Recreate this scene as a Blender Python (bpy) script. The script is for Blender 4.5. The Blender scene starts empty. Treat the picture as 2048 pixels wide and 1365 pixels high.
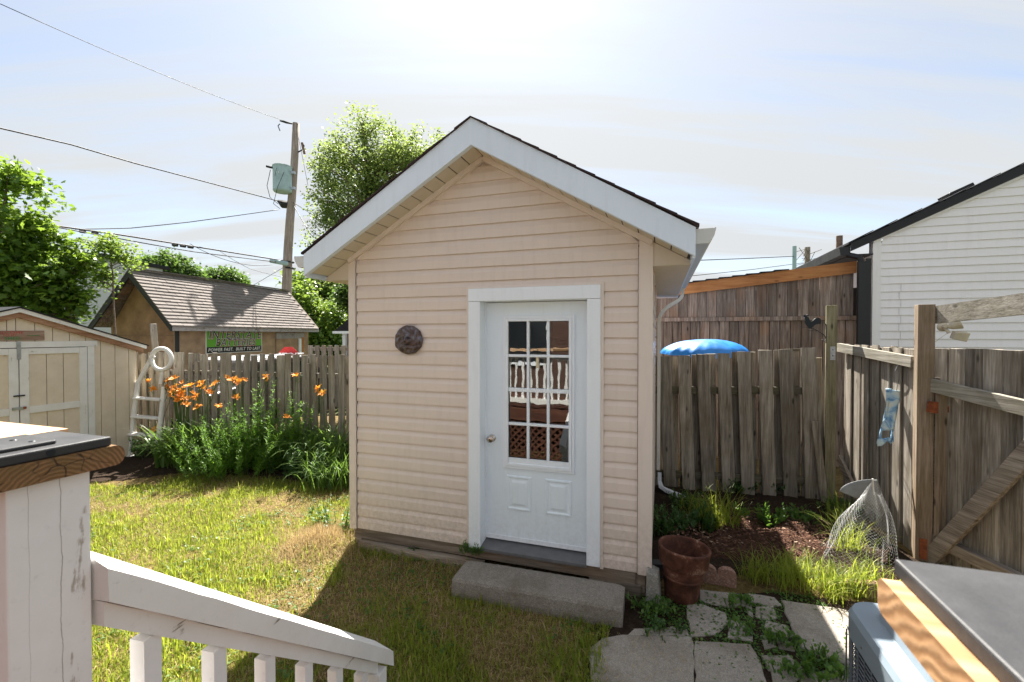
import bpy, math, random
import numpy as np
from mathutils import Vector, Matrix
R=math.radians
rng=np.random.default_rng(7); random.seed(7)
scn=bpy.context.scene; COL=scn.collection
# ---------------------------------------------------------------- camera
CAMH=2.0; F=899.12; PITCH=-0.0143; YAW=0.3198
cam_d=bpy.data.cameras.new('camera'); cam=bpy.data.objects.new('camera',cam_d); COL.objects.link(cam)
cam.location=(0,0,CAMH); cam.rotation_euler=(math.pi/2+PITCH,0,0)
cam_d.sensor_width=36; cam_d.lens=F/2048*36; cam_d.clip_start=0.02; cam_d.clip_end=2000
cam_d.dof.use_dof=True; cam_d.dof.focus_distance=4.2; cam_d.dof.aperture_fstop=7.1
scn.camera=cam
# ---------------------------------------------------------------- light
SUN=Vector((-0.036,0.60,0.799)).normalized()
sd=bpy.data.lights.new('sun','SUN'); sd.energy=5.0; sd.angle=R(0.6); sd.color=(1,0.94,0.85)
so=bpy.data.objects.new('sun',sd); COL.objects.link(so); so.rotation_euler=SUN.to_track_quat('Z','Y').to_euler()
scn.view_settings.view_transform='Standard'; scn.view_settings.look='None'
scn.view_settings.exposure=1.95; scn.view_settings.gamma=1
w=bpy.data.worlds.new('World'); scn.world=w; w.use_nodes=True
nt=w.node_tree; nt.nodes.clear(); L=nt.links.new
def wn(t,**k):
    n=nt.nodes.new(t)
    for a,b in k.items(): setattr(n,a,b)
    return n
out=wn('ShaderNodeOutputWorld'); bg=wn('ShaderNodeBackground'); bg.inputs[1].default_value=0.0510
sky=wn('ShaderNodeTexSky',sky_type='NISHITA'); sky.sun_disc=False
sky.sun_elevation=math.asin(SUN.z); sky.sun_rotation=math.atan2(SUN.x,SUN.y)
sky.air_density=1.0; sky.dust_density=1.0; sky.ozone_density=1.0
tc=wn('ShaderNodeTexCoord'); sep=wn('ShaderNodeSeparateXYZ'); L(tc.outputs['Generated'],sep.inputs[0])
mz=wn('ShaderNodeMath',operation='MAXIMUM'); L(sep.outputs[2],mz.inputs[0]); mz.inputs[1].default_value=0.0
az=wn('ShaderNodeMath',operation='ADD'); L(mz.outputs[0],az.inputs[0]); az.inputs[1].default_value=0.14
dx=wn('ShaderNodeMath',operation='DIVIDE'); L(sep.outputs[0],dx.inputs[0]); L(az.outputs[0],dx.inputs[1])
dy=wn('ShaderNodeMath',operation='DIVIDE'); L(sep.outputs[1],dy.inputs[0]); L(az.outputs[0],dy.inputs[1])
cmb=wn('ShaderNodeCombineXYZ'); L(dx.outputs[0],cmb.inputs[0]); L(dy.outputs[0],cmb.inputs[1])
def streak(rot,sc,scale,det,lo,hi):
    mp=wn('ShaderNodeMapping'); L(cmb.outputs[0],mp.inputs[0]); mp.inputs['Rotation'].default_value=(0,0,rot); mp.inputs['Scale'].default_value=sc
    no=wn('ShaderNodeTexNoise'); L(mp.outputs[0],no.inputs['Vector']); no.inputs['Scale'].default_value=scale; no.inputs['Detail'].default_value=det
    no.inputs['Roughness'].default_value=0.55; no.inputs['Distortion'].default_value=0.6
    mr=wn('ShaderNodeMapRange'); L(no.outputs[0],mr.inputs[0]); mr.inputs[1].default_value=lo; mr.inputs[2].default_value=hi
    return mr.outputs[0]
c1=streak(R(-52),(0.30,1.5,1),1.0,7,0.36,0.62); c2=streak(R(-42),(0.22,3.6,1),2.0,9,0.36,0.66)
mm=wn('ShaderNodeMath',operation='MULTIPLY_ADD'); L(c2,mm.inputs[0]); mm.inputs[1].default_value=0.35; L(c1,mm.inputs[2])
mc=wn('ShaderNodeMath',operation='MULTIPLY'); L(mm.outputs[0],mc.inputs[0]); mc.inputs[1].default_value=0.72; mc.use_clamp=True
base=wn('ShaderNodeMath',operation='ADD'); L(mc.outputs[0],base.inputs[0]); base.inputs[1].default_value=0.33; base.use_clamp=True
# thin cirrus lit by the sun: brighter towards it (forward scattering), the same all round the sky
dot=wn('ShaderNodeVectorMath',operation='DOT_PRODUCT'); L(tc.outputs['Generated'],dot.inputs[0]); dot.inputs[1].default_value=SUN
ds=wn('ShaderNodeMath',operation='MAXIMUM'); L(dot.outputs['Value'],ds.inputs[0]); ds.inputs[1].default_value=0
pw=wn('ShaderNodeMath',operation='POWER'); L(ds.outputs[0],pw.inputs[0]); pw.inputs[1].default_value=7
gl=wn('ShaderNodeMath',operation='MULTIPLY_ADD'); L(pw.outputs[0],gl.inputs[0]); gl.inputs[1].default_value=1.2; gl.inputs[2].default_value=4.0
cc=wn('ShaderNodeVectorMath',operation='SCALE'); cc.inputs[0].default_value=(0.965,0.995,1.015); L(gl.outputs[0],cc.inputs['Scale'])
mx=wn('ShaderNodeMix',data_type='RGBA'); L(base.outputs[0],mx.inputs[0]); L(sky.outputs[0],mx.inputs[6]); L(cc.outputs[0],mx.inputs[7])
L(mx.outputs[2],bg.inputs[0]); L(bg.outputs[0],out.inputs[0])
# ---------------------------------------------------------------- pixel -> place helpers (used to measure the place from the photograph)
def ray(px,py):
    u=(px-1024)/F; v=-(py-682.5)/F; c,s=math.cos(PITCH),math.sin(PITCH)
    return Vector((u,c-s*v,s+c*v))
def at(px,py,Y):
    r=ray(px,py); return r*(Y/r.y)+Vector((0,0,CAMH))
def gp(px,py,z=0):
    r=ray(px,py); t=(z-CAMH)/r.z; q=r*t; return Vector((q.x,q.y,z))
# ---------------------------------------------------------------- mesh helpers
class MB:
    def __init__(s): s.v=[]; s.f=[]
    def add(s,v,f):
        b=len(s.v); s.v+= [tuple(p) for p in v]; s.f+=[tuple(i+b for i in q) for q in f]; return s
    def box(s,x0,x1,y0,y1,z0,z1,M=None):
        v=[(x,y,z) for z in (z0,z1) for y in (y0,y1) for x in (x0,x1)]
        if M is not None: v=[M@Vector(p) for p in v]
        return s.add(v,[(0,2,3,1),(4,5,7,6),(0,1,5,4),(2,6,7,3),(0,4,6,2),(1,3,7,5)])
    def bar(s,a,b,wd,th,up=(0,0,1),ch=0.0):
        a=Vector(a);b=Vector(b);d=(b-a);Ln=d.length;d.normalize()
        x=d.cross(Vector(up)); 
        if x.length<1e-4: x=d.cross(Vector((0,1,0)))
        x.normalize(); y=x.cross(d)
        h,t=wd/2,th/2
        if ch>0: pr=[(-h+ch,-t),(h-ch,-t),(h,-t+ch),(h,t-ch),(h-ch,t),(-h+ch,t),(-h,t-ch),(-h,-t+ch)]
        else: pr=[(-h,-t),(h,-t),(h,t),(-h,t)]
        n=len(pr); v=[a+x*p+y*q for p,q in pr]+[b+x*p+y*q for p,q in pr]
        f=[(i,(i+1)%n,n+(i+1)%n,n+i) for i in range(n)]+[tuple(range(n-1,-1,-1)),tuple(range(n,2*n))]
        return s.add(v,f)
    def prism(s,poly,axis,a,b):   # poly: 2d points in the other two axes
        def P(p,t):
            return {'x':(t,p[0],p[1]),'y':(p[0],t,p[1]),'z':(p[0],p[1],t)}[axis]
        n=len(poly); v=[P(p,a) for p in poly]+[P(p,b) for p in poly]
        return s.add(v,[(i,(i+1)%n,n+(i+1)%n,n+i) for i in range(n)]+[tuple(range(n-1,-1,-1)),tuple(range(n,2*n))])
    def tube(s,pts,r,n=8,cap=True):
        pts=[Vector(p) for p in pts]; rs=r if hasattr(r,'__len__') else [r]*len(pts)
        v=[];f=[];ref=None
        for i,p in enumerate(pts):
            d=(pts[min(i+1,len(pts)-1)]-pts[max(i-1,0)]).normalized()
            if ref is None:
                ref=d.cross(Vector((0.3,0.9,0.1)));  ref.normalize()
            ref=(ref-d*ref.dot(d)).normalized(); y=d.cross(ref)
            for k in range(n):
                a=2*math.pi*k/n; v.append(p+(ref*math.cos(a)+y*math.sin(a))*rs[i])
        for i in range(len(pts)-1):
            for k in range(n): f.append((i*n+k,i*n+(k+1)%n,(i+1)*n+(k+1)%n,(i+1)*n+k))
        if cap: f+=[tuple(range(n-1,-1,-1)),tuple(range(len(v)-n,len(v)))]
        return s.add(v,f)
    def lathe(s,prof,n=32,c=(0,0,0),closed=False):
        v=[];f=[]
        for r,z in prof:
            for k in range(n):
                a=2*math.pi*k/n; v.append((c[0]+r*math.cos(a),c[1]+r*math.sin(a),c[2]+z))
        m=len(prof)
        for i in range(m-1):
            for k in range(n): f.append((i*n+k,i*n+(k+1)%n,(i+1)*n+(k+1)%n,(i+1)*n+k))
        return s.add(v,f)
    def build(s,name,m,parent=None,loc=None,rot=None,smooth=False,label=None,cat=None,group=None,kind=None,bevel=0):
        me=bpy.data.meshes.new(name); me.from_pydata([tuple(p) for p in s.v],[],s.f); me.update()
        if smooth:
            me.polygons.foreach_set('use_smooth',[True]*len(me.polygons))
        o=bpy.data.objects.new(name,me); COL.objects.link(o)
        if m is not None: me.materials.append(m)
        return setup(o,parent,loc,rot,label,cat,group,kind,bevel)
def setup(o,parent=None,loc=None,rot=None,label=None,cat=None,group=None,kind=None,bevel=0):
    if parent is not None: o.parent=parent
    if loc is not None: o.location=loc
    if rot is not None: o.rotation_euler=rot
    if label: o['label']=label
    if cat: o['category']=cat
    if group: o['group']=group
    if kind: o['kind']=kind
    if bevel:
        b=o.modifiers.new('bevel','BEVEL'); b.width=bevel; b.segments=2; b.limit_method='ANGLE'
    return o
def thing(name,label,cat,loc=(0,0,0),rz=0,group=None,kind=None):
    o=bpy.data.objects.new(name,None); COL.objects.link(o); o.empty_display_size=.1
    return setup(o,None,loc,(0,0,rz),label,cat,group,kind)
def B(x0,x1,y0,y1,z0,z1): return MB().box(x0,x1,y0,y1,z0,z1)
def share(o,parent,loc=None,rot=None,name=None):
    c=o.copy(); COL.objects.link(c); c.parent=parent
    if loc is not None: c.location=loc
    if rot is not None: c.rotation_euler=rot
    for k in ('label',):
        if k in c: del c[k]
    return c
def npmesh(name,V,Fc,m,parent=None,smooth=False,uvcol=None,**k):
    me=bpy.data.meshes.new(name); V=np.asarray(V,dtype=np.float32).reshape(-1,3); Fc=np.asarray(Fc,dtype=np.int32); nf,kk=Fc.shape
    me.vertices.add(len(V)); me.vertices.foreach_set('co',V.ravel())
    me.loops.add(nf*kk); me.loops.foreach_set('vertex_index',Fc.ravel())
    me.polygons.add(nf); me.polygons.foreach_set('loop_start',np.arange(0,nf*kk,kk,dtype=np.int32)); me.polygons.foreach_set('loop_total',np.full(nf,kk,dtype=np.int32))
    if smooth: me.polygons.foreach_set('use_smooth',[True]*nf)
    if uvcol is not None:
        a=me.attributes.new('rnd','FLOAT','POINT'); a.data.foreach_set('value',np.asarray(uvcol,dtype=np.float32))
    me.update(calc_edges=True)
    o=bpy.data.objects.new(name,me); COL.objects.link(o)
    if m is not None: me.materials.append(m)
    return setup(o,parent,**k)
def scatter(tv,tf,pos,mats,rnd=None):
    # tv template verts (k,3) ; tf (m,3|4) ; pos (n,3) ; mats (n,3,3)
    tv=np.asarray(tv,float); tf=np.asarray(tf); n=len(pos)
    V=np.einsum('nij,kj->nki',mats,tv)+pos[:,None,:]
    Fc=tf[None]+(np.arange(n)*len(tv))[:,None,None]
    r=None if rnd is None else np.repeat(rnd,len(tv))
    return V.reshape(-1,3),Fc.reshape(-1,tf.shape[1]),r
def rotz(a):
    c,s=np.cos(a),np.sin(a); z=np.zeros_like(a); o=np.ones_like(a)
    return np.stack([np.stack([c,-s,z],-1),np.stack([s,c,z],-1),np.stack([z,z,o],-1)],-2)
def rotx(a):
    c,s=np.cos(a),np.sin(a); z=np.zeros_like(a); o=np.ones_like(a)
    return np.stack([np.stack([o,z,z],-1),np.stack([z,c,-s],-1),np.stack([z,s,c],-1)],-2)
_ng=rng.random((257,257))
def vnoise(x,y):
    x=np.asarray(x)%256; y=np.asarray(y)%256; i=x.astype(int); j=y.astype(int); fx=x-i; fy=y-j
    fx=fx*fx*(3-2*fx); fy=fy*fy*(3-2*fy)
    return (_ng[i,j]*(1-fx)+_ng[i+1,j]*fx)*(1-fy)+(_ng[i,j+1]*(1-fx)+_ng[i+1,j+1]*fx)*fy
def fbm(x,y): return (vnoise(x,y)+.5*vnoise(2*x+31,2*y+17)+.25*vnoise(4*x+7,4*y+51))/1.75
# ---------------------------------------------------------------- materials
class NT:
    def __init__(s,name):
        s.m=bpy.data.materials.new(name); s.m.use_nodes=True; s.t=s.m.node_tree; s.t.nodes.clear()
        s.o=s.n('ShaderNodeOutputMaterial'); s.b=s.n('ShaderNodeBsdfPrincipled'); s.l(s.b.outputs[0],s.o.inputs[0])
    def n(s,t,**k):
        x=s.t.nodes.new(t)
        for a,b in k.items(): setattr(x,a,b)
        return x
    def l(s,a,b): s.t.links.new(a,b)
    def put(s,inp,v):
        if hasattr(v,'is_output') or hasattr(v,'links'): s.l(v,inp)
        else:
            if inp.type=='RGBA' and len(v)==3: v=(*v,1)
            inp.default_value=v
    def coord(s,scale=(1,1,1),rand=True,world=False):
        t=s.n('ShaderNodeTexCoord'); mp=s.n('ShaderNodeMapping'); mp.inputs['Scale'].default_value=scale
        src=t.outputs['Object']
        if world:
            g=s.n('ShaderNodeNewGeometry'); src=g.outputs['Position']
        s.l(src,mp.inputs[0])
        if rand:
            oi=s.n('ShaderNodeObjectInfo'); mu=s.n('ShaderNodeMath',operation='MULTIPLY'); s.l(oi.outputs['Random'],mu.inputs[0]); mu.inputs[1].default_value=83
            s.l(mu.outputs[0],mp.inputs['Location'])
        return mp.outputs[0]
    def noise(s,vec,scale,det=4,rough=.55,dist=0):
        x=s.n('ShaderNodeTexNoise'); s.l(vec,x.inputs['Vector']); x.inputs['Scale'].default_value=scale; x.inputs['Detail'].default_value=det
        x.inputs['Roughness'].default_value=rough; x.inputs['Distortion'].default_value=dist; return x.outputs[0]
    def vor(s,vec,scale,feature='F1',out='Distance'):
        x=s.n('ShaderNodeTexVoronoi',feature=feature); s.l(vec,x.inputs['Vector']); x.inputs['Scale'].default_value=scale; return x.outputs[out]
    def ramp(s,fac,stops):
        x=s.n('ShaderNodeValToRGB'); s.l(fac,x.inputs[0]); e=x.color_ramp.elements
        while len(e)<len(stops): e.new(.5)
        for i,(p,c) in enumerate(stops):
            e[i].position=p; c=(c,c,c) if not hasattr(c,'__len__') else c; e[i].color=(*c,1)
        return x.outputs[0]
    def mix(s,fac,a,b,mode='MIX'):
        x=s.n('ShaderNodeMix',data_type='RGBA',blend_type=mode); s.put(x.inputs[0],fac); s.put(x.inputs[6],a); s.put(x.inputs[7],b); return x.outputs[2]
    def mr(s,v,a,b,c=0,d=1):
        x=s.n('ShaderNodeMapRange'); s.l(v,x.inputs[0])
        for i,q in enumerate((a,b,c,d)): x.inputs[i+1].default_value=q
        return x.outputs[0]
    def math(s,op,a,b=0):
        x=s.n('ShaderNodeMath',operation=op); s.put(x.inputs[0],a); s.put(x.inputs[1],b); return x.outputs[0]
    def rnd(s): return s.n('ShaderNodeObjectInfo').outputs['Random']
    def bump(s,h,st=.3,d=.01):
        x=s.n('ShaderNodeBump'); s.l(h,x.inputs['Height']); x.inputs['Strength'].default_value=st; x.inputs['Distance'].default_value=d
        s.l(x.outputs[0],s.b.inputs['Normal']); return x.outputs[0]
    def fin(s,col=None,rough=None,spec=None,metal=None):
        if col is not None: s.put(s.b.inputs['Base Color'],col)
        if rough is not None: s.put(s.b.inputs['Roughness'],rough)
        if spec is not None: s.put(s.b.inputs['Specular IOR Level'],spec)
        if metal is not None: s.put(s.b.inputs['Metallic'],metal)
        return s.m
def hsvvar(k,col,amt=.25):
    m=k.mr(k.rnd(),0,1,1-amt,1+amt*.7); x=k.n('ShaderNodeVectorMath',operation='SCALE'); k.put(x.inputs[0],col); k.l(m,x.inputs['Scale']); return x.outputs[0]
def wood(name,dark,mid,light,axis='z',green=0,var=.25,knots=True,rough=.85,warm=None):
    k=NT(name); sc={'z':(1,1,.05),'x':(.05,1,1),'y':(1,.05,1)}[axis]
    v=k.coord(sc); v2=k.coord((1,1,1))
    g=k.noise(v,26,6,.65,.4); g2=k.noise(v,110,3,.6); bl=k.noise(v2,2.4,4,.6)
    a=k.math('ADD',k.math('MULTIPLY',g,.65),k.math('MULTIPLY',g2,.35))
    col=k.ramp(a,[(.35,dark),(.50,mid),(.63,light)])
    col=k.mix(k.mr(bl,.35,.7,0,.75),col,k.mix(.5,col,tuple(c*.45 for c in mid)))
    if warm: col=k.mix(k.mr(k.noise(v2,1.6,3),.5,.72,0,.8),col,k.mix(.6,col,warm))
    if green: col=k.mix(k.mr(k.noise(v2,3.2,4),.42,.75,0,green),col,(.13,.13,.045))
    kn=None
    if knots:
        vk=k.coord({'z':(1,1,.35),'x':(.35,1,1),'y':(1,.35,1)}[axis]); d=k.vor(vk,7.5)
        kn=k.mr(d,.05,.13,1,0); col=k.mix(k.math('MULTIPLY',kn,.8),col,tuple(c*.3 for c in dark))
    col=hsvvar(k,col,var); k.bump(a,.55,.006); return k.fin(col,rough,.25)
def painted(name,col,chip=(.22,.19,.15),lo=.62,hi=.66,axis='x',rough=.5,crack=True,grime=.35):
    k=NT(name); sc={'z':(1,1,.07),'x':(.07,1,1),'y':(1,.07,1)}[axis]
    v=k.coord(sc); v2=k.coord()
    n1=k.noise(v,22,8,.7,.5); n2=k.noise(v2,5,6,.7); n3=k.noise(v2,60,3)
    c=k.mix(k.mr(n2,.35,.75,0,grime),col,tuple(q*.72*t for q,t in zip(col,(1,.96,.88))))
    c=k.mix(k.mr(n3,.62,.75,0,.25),c,tuple(q*.6 for q in col))
    m=k.mr(k.math('ADD',k.math('MULTIPLY',n1,.6),k.math('MULTIPLY',n2,.4)),lo,hi,0,1)
    c=k.mix(m,c,chip)
    h=k.math('SUBTRACT',k.math('MULTIPLY',k.noise(v,40,5,.6),.5),k.math('MULTIPLY',m,.8))
    k.bump(h,.35,.004); return k.fin(c,rough,.35)
def vinyl(name,col,rough=.45,var=.05,dirt=.2):
    k=NT(name); v=k.coord(rand=False,world=True); n=k.noise(v,1.7,5,.6); n2=k.noise(k.coord((.06,1,1),world=True),90,3)
    dn=k.noise(k.coord((1,1,.12),rand=False,world=True),16,5,.65); sz=k.n('ShaderNodeSeparateXYZ'); k.l(v,sz.inputs[0]); low=k.math('MULTIPLY',k.mr(sz.outputs[2],.15,.75,1,0),k.mr(k.noise(v,30,5,.7),.40,.62))
    c=k.mix(k.mr(n,.35,.75,0,dirt),col,tuple(q*.82 for q in col)); c=k.mix(k.mr(n2,.5,.8,0,.15),c,tuple(q*.9 for q in col))
    c=k.mix(k.mr(dn,.50,.72,0,.22),c,tuple(q*.72 for q in col)); c=k.mix(k.math('MULTIPLY',low,min(.5,.05+dirt*1.6)),c,(.30,.24,.17)); spots=k.mr(k.vor(v,5.5),.0,.012,.6,0); c=k.mix(spots,c,tuple(q*.3 for q in col))
    c=hsvvar(k,c,var); k.bump(k.math('ADD',n2,k.math('MULTIPLY',k.noise(v,3,2),1.5)),.06,.004); return k.fin(c,rough,.4)
def plain(name,col,rough=.5,metal=0,nz=0.15,scale=12,bump=.1,spec=.4):
    k=NT(name); v=k.coord(); n=k.noise(v,scale,5,.6)
    c=k.mix(k.mr(n,.35,.7,0,1),tuple(q*(1-nz) for q in col),tuple(min(1,q*(1+nz)) for q in col)); k.bump(k.noise(v,scale*6,4),bump,.003)
    return k.fin(c,k.mr(n,.3,.7,max(0,rough-.08),min(1,rough+.08)),spec,metal)
def leafmat(name,c1,c2,c3=None,tr=.45,rough=.5,trc=None):
    k=NT(name); a=k.n('ShaderNodeAttribute',attribute_name='rnd').outputs['Fac']
    st=[(0,c1),(.6,c2),(1,c3 or c2)]; col=k.ramp(a,st)
    v=k.coord(rand=False,world=True); col=k.mix(k.mr(k.noise(v,1.3,3),.35,.7,0,.5),col,k.mix(.5,col,tuple(q*.6 for q in c1)))
    k.fin(col,rough,.35)
    t=k.n('ShaderNodeBsdfTranslucent'); tcx=k.mix(.6,col,trc or tuple(min(1,q*2.2) for q in c2)); k.l(tcx,t.inputs[0])
    ms=k.n('ShaderNodeMixShader'); ms.inputs[0].default_value=tr; k.l(k.b.outputs[0],ms.inputs[1]); k.l(t.outputs[0],ms.inputs[2]); k.l(ms.outputs[0],k.o.inputs[0]); return k.m
def concrete(name,base,agg,scale=140,stain=(.16,.13,.09),st=.5,world=False):
    k=NT(name); v=k.coord(world=world,rand=not world); n=k.noise(v,3.2,7,.65); vo=k.vor(v,scale,out='Color'); fl=k.noise(v,scale*.7,3)
    c=k.ramp(k.noise(v,40,6,.7),[(.3,tuple(q*.7 for q in base)),(.6,base)])
    s=k.n('ShaderNodeSeparateColor'); k.l(vo,s.inputs[0]); c=k.mix(k.mr(s.outputs[0],.72,.9,0,.8),c,agg); c=k.mix(k.mr(s.outputs[1],.8,.95,0,.6),c,tuple(q*.45 for q in base))
    c=k.mix(k.mr(n,.45,.75,0,st),c,stain); k.bump(k.math('ADD',fl,k.math('MULTIPLY',n,2)),.5,.006); return k.fin(c,.92,.2)
M={}
M['siding']=vinyl('tan_vinyl',(.725,.62,.55),.42,.02)
M['tan_trim']=vinyl('tan_trim',(.74,.645,.58),.42,.02)
M['soffit']=vinyl('cream_soffit',(.62,.55,.46),.5,.03,.3)
M['fascia']=vinyl('white_aluminium',(.72,.81,.93),.38,.02,.10)
M['gutter']=vinyl('gutter_metal',(.62,.63,.62),.4,.02,.6)
M['spout']=vinyl('downspout_metal',(.72,.70,.66),.4,.02,.25)
M['doorwhite']=vinyl('door_white',(.80,.88,.95),.35,.01,.06)
M['frame_white']=vinyl('frame_white',(.83,.88,.94),.35,.01,.06)
M['hwhite']=vinyl('neighbour_white_vinyl',(.93,.91,.93),.5,.01,.05)
M['black']=plain('black_metal',(.018,.019,.022),.45,.0,.2)
M['blackplastic']=plain('black_trim',(.03,.03,.034),.55)
M['sill']=plain('sill_grey',(.13,.13,.135),.5,0,.15)
M['knob']=plain('satin_nickel',(.55,.47,.42),.22,1,.08,12,.02)
M['steel']=plain('galvanised_steel',(.42,.46,.48),.4,.8,.2)
M['iron']=plain('black_iron',(.012,.016,.022),.5,.3,.2)
M['rust']=plain('rusty_iron',(.26,.075,.03),.8,.1,.4,20,.5)
M['foundation']=wood('foundation_timber',(.12,.095,.07),(.27,.22,.17),(.38,.33,.27),'x',warm=(.32,.2,.11))
M['fence']=wood('weathered_fence_board',(.11,.09,.074),(.285,.25,.205),(.45,.40,.34),'z',green=.2,var=.32,warm=(.13,.085,.05))
M['fence_left']=wood('grey_fence_board',(.15,.135,.11),(.34,.31,.26),(.50,.46,.40),'z',green=.15,var=.28,warm=(.2,.14,.09))
M['fence_rail']=wood('fence_rail',(.05,.043,.03),(.13,.115,.085),(.21,.19,.15),'x',green=.4,var=.2)
M['gate']=wood('gate_board',(.12,.10,.083),(.31,.275,.23),(.50,.46,.40),'z',green=.12,var=.32,warm=(.16,.11,.07))
M['gate_rail']=wood('pale_gate_rail',(.17,.155,.12),(.36,.335,.285),(.50,.47,.41),'x',green=.35,var=.1)
M['gate_rail_y']=wood('pale_top_beam',(.17,.155,.12),(.36,.335,.285),(.50,.47,.41),'y',green=.3,var=.05)
M['brace']=wood('gate_brace',(.11,.09,.075),(.27,.23,.19),(.42,.375,.325),'x',var=.1)
M['gpost']=wood('gate_post',(.12,.09,.06),(.27,.205,.15),(.38,.305,.235),'z',green=.3,var=.1,warm=(.2,.11,.06))
M['opost']=wood('olive_post',(.12,.105,.065),(.27,.24,.15),(.37,.34,.23),'z',green=.45,var=.05)
M['barn']=wood('brown_barn_board',(.085,.064,.052),(.235,.185,.155),(.385,.325,.28),'z',var=.38,warm=(.30,.16,.085))
M['cedar']=wood('orange_fascia_board',(.30,.125,.045),(.46,.2,.075),(.55,.27,.11),'x',var=.05)
M['capwood']=wood('cap_end_grain',(.13,.062,.026),(.34,.165,.065),(.46,.24,.10),'x',green=.35,var=.05,knots=False,rough=.6)
M['capwood2']=wood('cap_orange_board',(.42,.22,.09),(.62,.36,.16),(.72,.46,.24),'x',var=.05,knots=False,rough=.6)
M['toppl']=wood('pale_orange_plank',(.50,.30,.16),(.66,.43,.26),(.74,.52,.34),'y',var=.05,knots=False,rough=.6)
M['whitewood_y']=painted('white_painted_rail',(.77,.76,.74),lo=.60,hi=.63,axis='y')
M['whitewood']=painted('white_painted_wood',(.77,.76,.74),lo=.585,hi=.61,axis='x')
k=NT('cap_end_grain2'); v=k.coord(rand=False); mp=k.n('ShaderNodeMapping'); k.l(v,mp.inputs[0]); mp.inputs['Location'].default_value=(0,.06,-1.70); mp.inputs['Scale'].default_value=(0,1,1)
wv=k.n('ShaderNodeTexWave',wave_type='RINGS',rings_direction='X'); k.l(mp.outputs[0],wv.inputs[0]); wv.inputs['Scale'].default_value=42; wv.inputs['Distortion'].default_value=3.5; wv.inputs['Detail'].default_value=3; wv.inputs['Detail Scale'].default_value=1.5
n=k.noise(v,14,5,.6); c=k.mix(wv.outputs[0],(.15,.075,.033),(.31,.165,.075)); c=k.mix(k.mr(n,.4,.66,0,.75),c,(.13,.085,.03))
vc=k.n('ShaderNodeVectorMath',operation='ADD'); k.l(v,vc.inputs[0]); nn=k.n('ShaderNodeTexNoise'); k.l(v,nn.inputs['Vector']); nn.inputs['Scale'].default_value=30; sc_=k.n('ShaderNodeVectorMath',operation='SCALE'); k.l(nn.outputs['Color'],sc_.inputs[0]); sc_.inputs['Scale'].default_value=.02; k.l(sc_.outputs[0],vc.inputs[1])
d=k.vor(vc.outputs[0],26,'DISTANCE_TO_EDGE'); cr=k.math('MULTIPLY',k.mr(d,.0,.035,1,0),k.mr(k.noise(v,18,2),.48,.56)); c=k.mix(cr,c,(.03,.018,.01)); k.bump(k.math('SUBTRACT',wv.outputs[0],k.math('MULTIPLY',cr,3)),.4,.002); M['capend']=k.fin(c,.65,.3)
k2=NT('cap_end_grain_orange'); v=k2.coord(rand=False); mp=k2.n('ShaderNodeMapping'); k2.l(v,mp.inputs[0]); mp.inputs['Location'].default_value=(0,.3,-1.2); mp.inputs['Scale'].default_value=(0,1,1)
wv=k2.n('ShaderNodeTexWave',wave_type='RINGS',rings_direction='X'); k2.l(mp.outputs[0],wv.inputs[0]); wv.inputs['Scale'].default_value=22; wv.inputs['Distortion'].default_value=5; wv.inputs['Detail'].default_value=3
n=k2.noise(v,9,5,.6); c=k2.mix(wv.outputs[0],(.34,.19,.09),(.52,.32,.17)); c=k2.mix(k2.mr(n,.45,.72,0,.6),c,(.22,.10,.04)); k2.bump(wv.outputs[0],.2,.002); M['capend2']=k2.fin(c,.6,.3)
M['whitepost']=painted('white_painted_post',(.77,.77,.77),lo=.63,hi=.66,axis='z')
M['shedtan']=painted('tan_shed_paint',(.68,.60,.48),(.30,.24,.17),.60,.72,'z',.7,True,.5)
M['shedwhite']=painted('white_shed_trim',(.74,.745,.73),(.22,.2,.17),.585,.64,'z',.7,True,.5)
M['shedwhitex']=painted('white_shed_trim_horizontal',(.74,.745,.73),(.22,.2,.17),.585,.64,'x',.7,True,.5)
M['stucco']=plain('brown_render',(.36,.22,.155),.9,0,.25,3,.4,.2)
M['stucco2']=plain('tan_render',(.40,.28,.19),.9,0,.25,3,.4,.2)
M['fasciagrey']=painted('grey_eave_board',(.42,.40,.42),(.10,.09,.09),.52,.66,'y',.8,True,.6)
def shingle(name,a,b):
    k=NT(name); v=k.coord(); n=k.noise(v,9,6,.7); g=k.noise(v,220,2); c=k.mix(n,a,b); c=k.mix(k.mr(g,.4,.6,0,.5),c,tuple(q*.5 for q in a)); c=hsvvar(k,c,.13); k.bump(g,.5,.004); return k.fin(c,.95,.15)
M['shingle_g']=shingle('brown_grey_shingle',(.18,.16,.15),(.29,.265,.25))
M['shingle_s']=shingle('dark_shingle',(.035,.025,.03),(.08,.055,.055))
M['shingle_b']=shingle('charcoal_shingle',(.022,.023,.027),(.05,.052,.06))
M['shingle_r']=shingle('red_brown_shingle',(.22,.12,.09),(.32,.19,.15))
M['concrete']=concrete('step_concrete',(.25,.225,.195),(.36,.335,.30),260,(.12,.095,.06),.7)
M['paver']=concrete('paving_concrete',(.33,.30,.26),(.42,.39,.345),280,(.13,.10,.07),.7)
M['block']=concrete('block_concrete',(.32,.31,.28),(.42,.4,.36),120,(.2,.18,.14),.4)
M['scallop']=concrete('scalloped_brick',(.30,.175,.13),(.4,.27,.22),120,(.14,.09,.07),.6)
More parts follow.
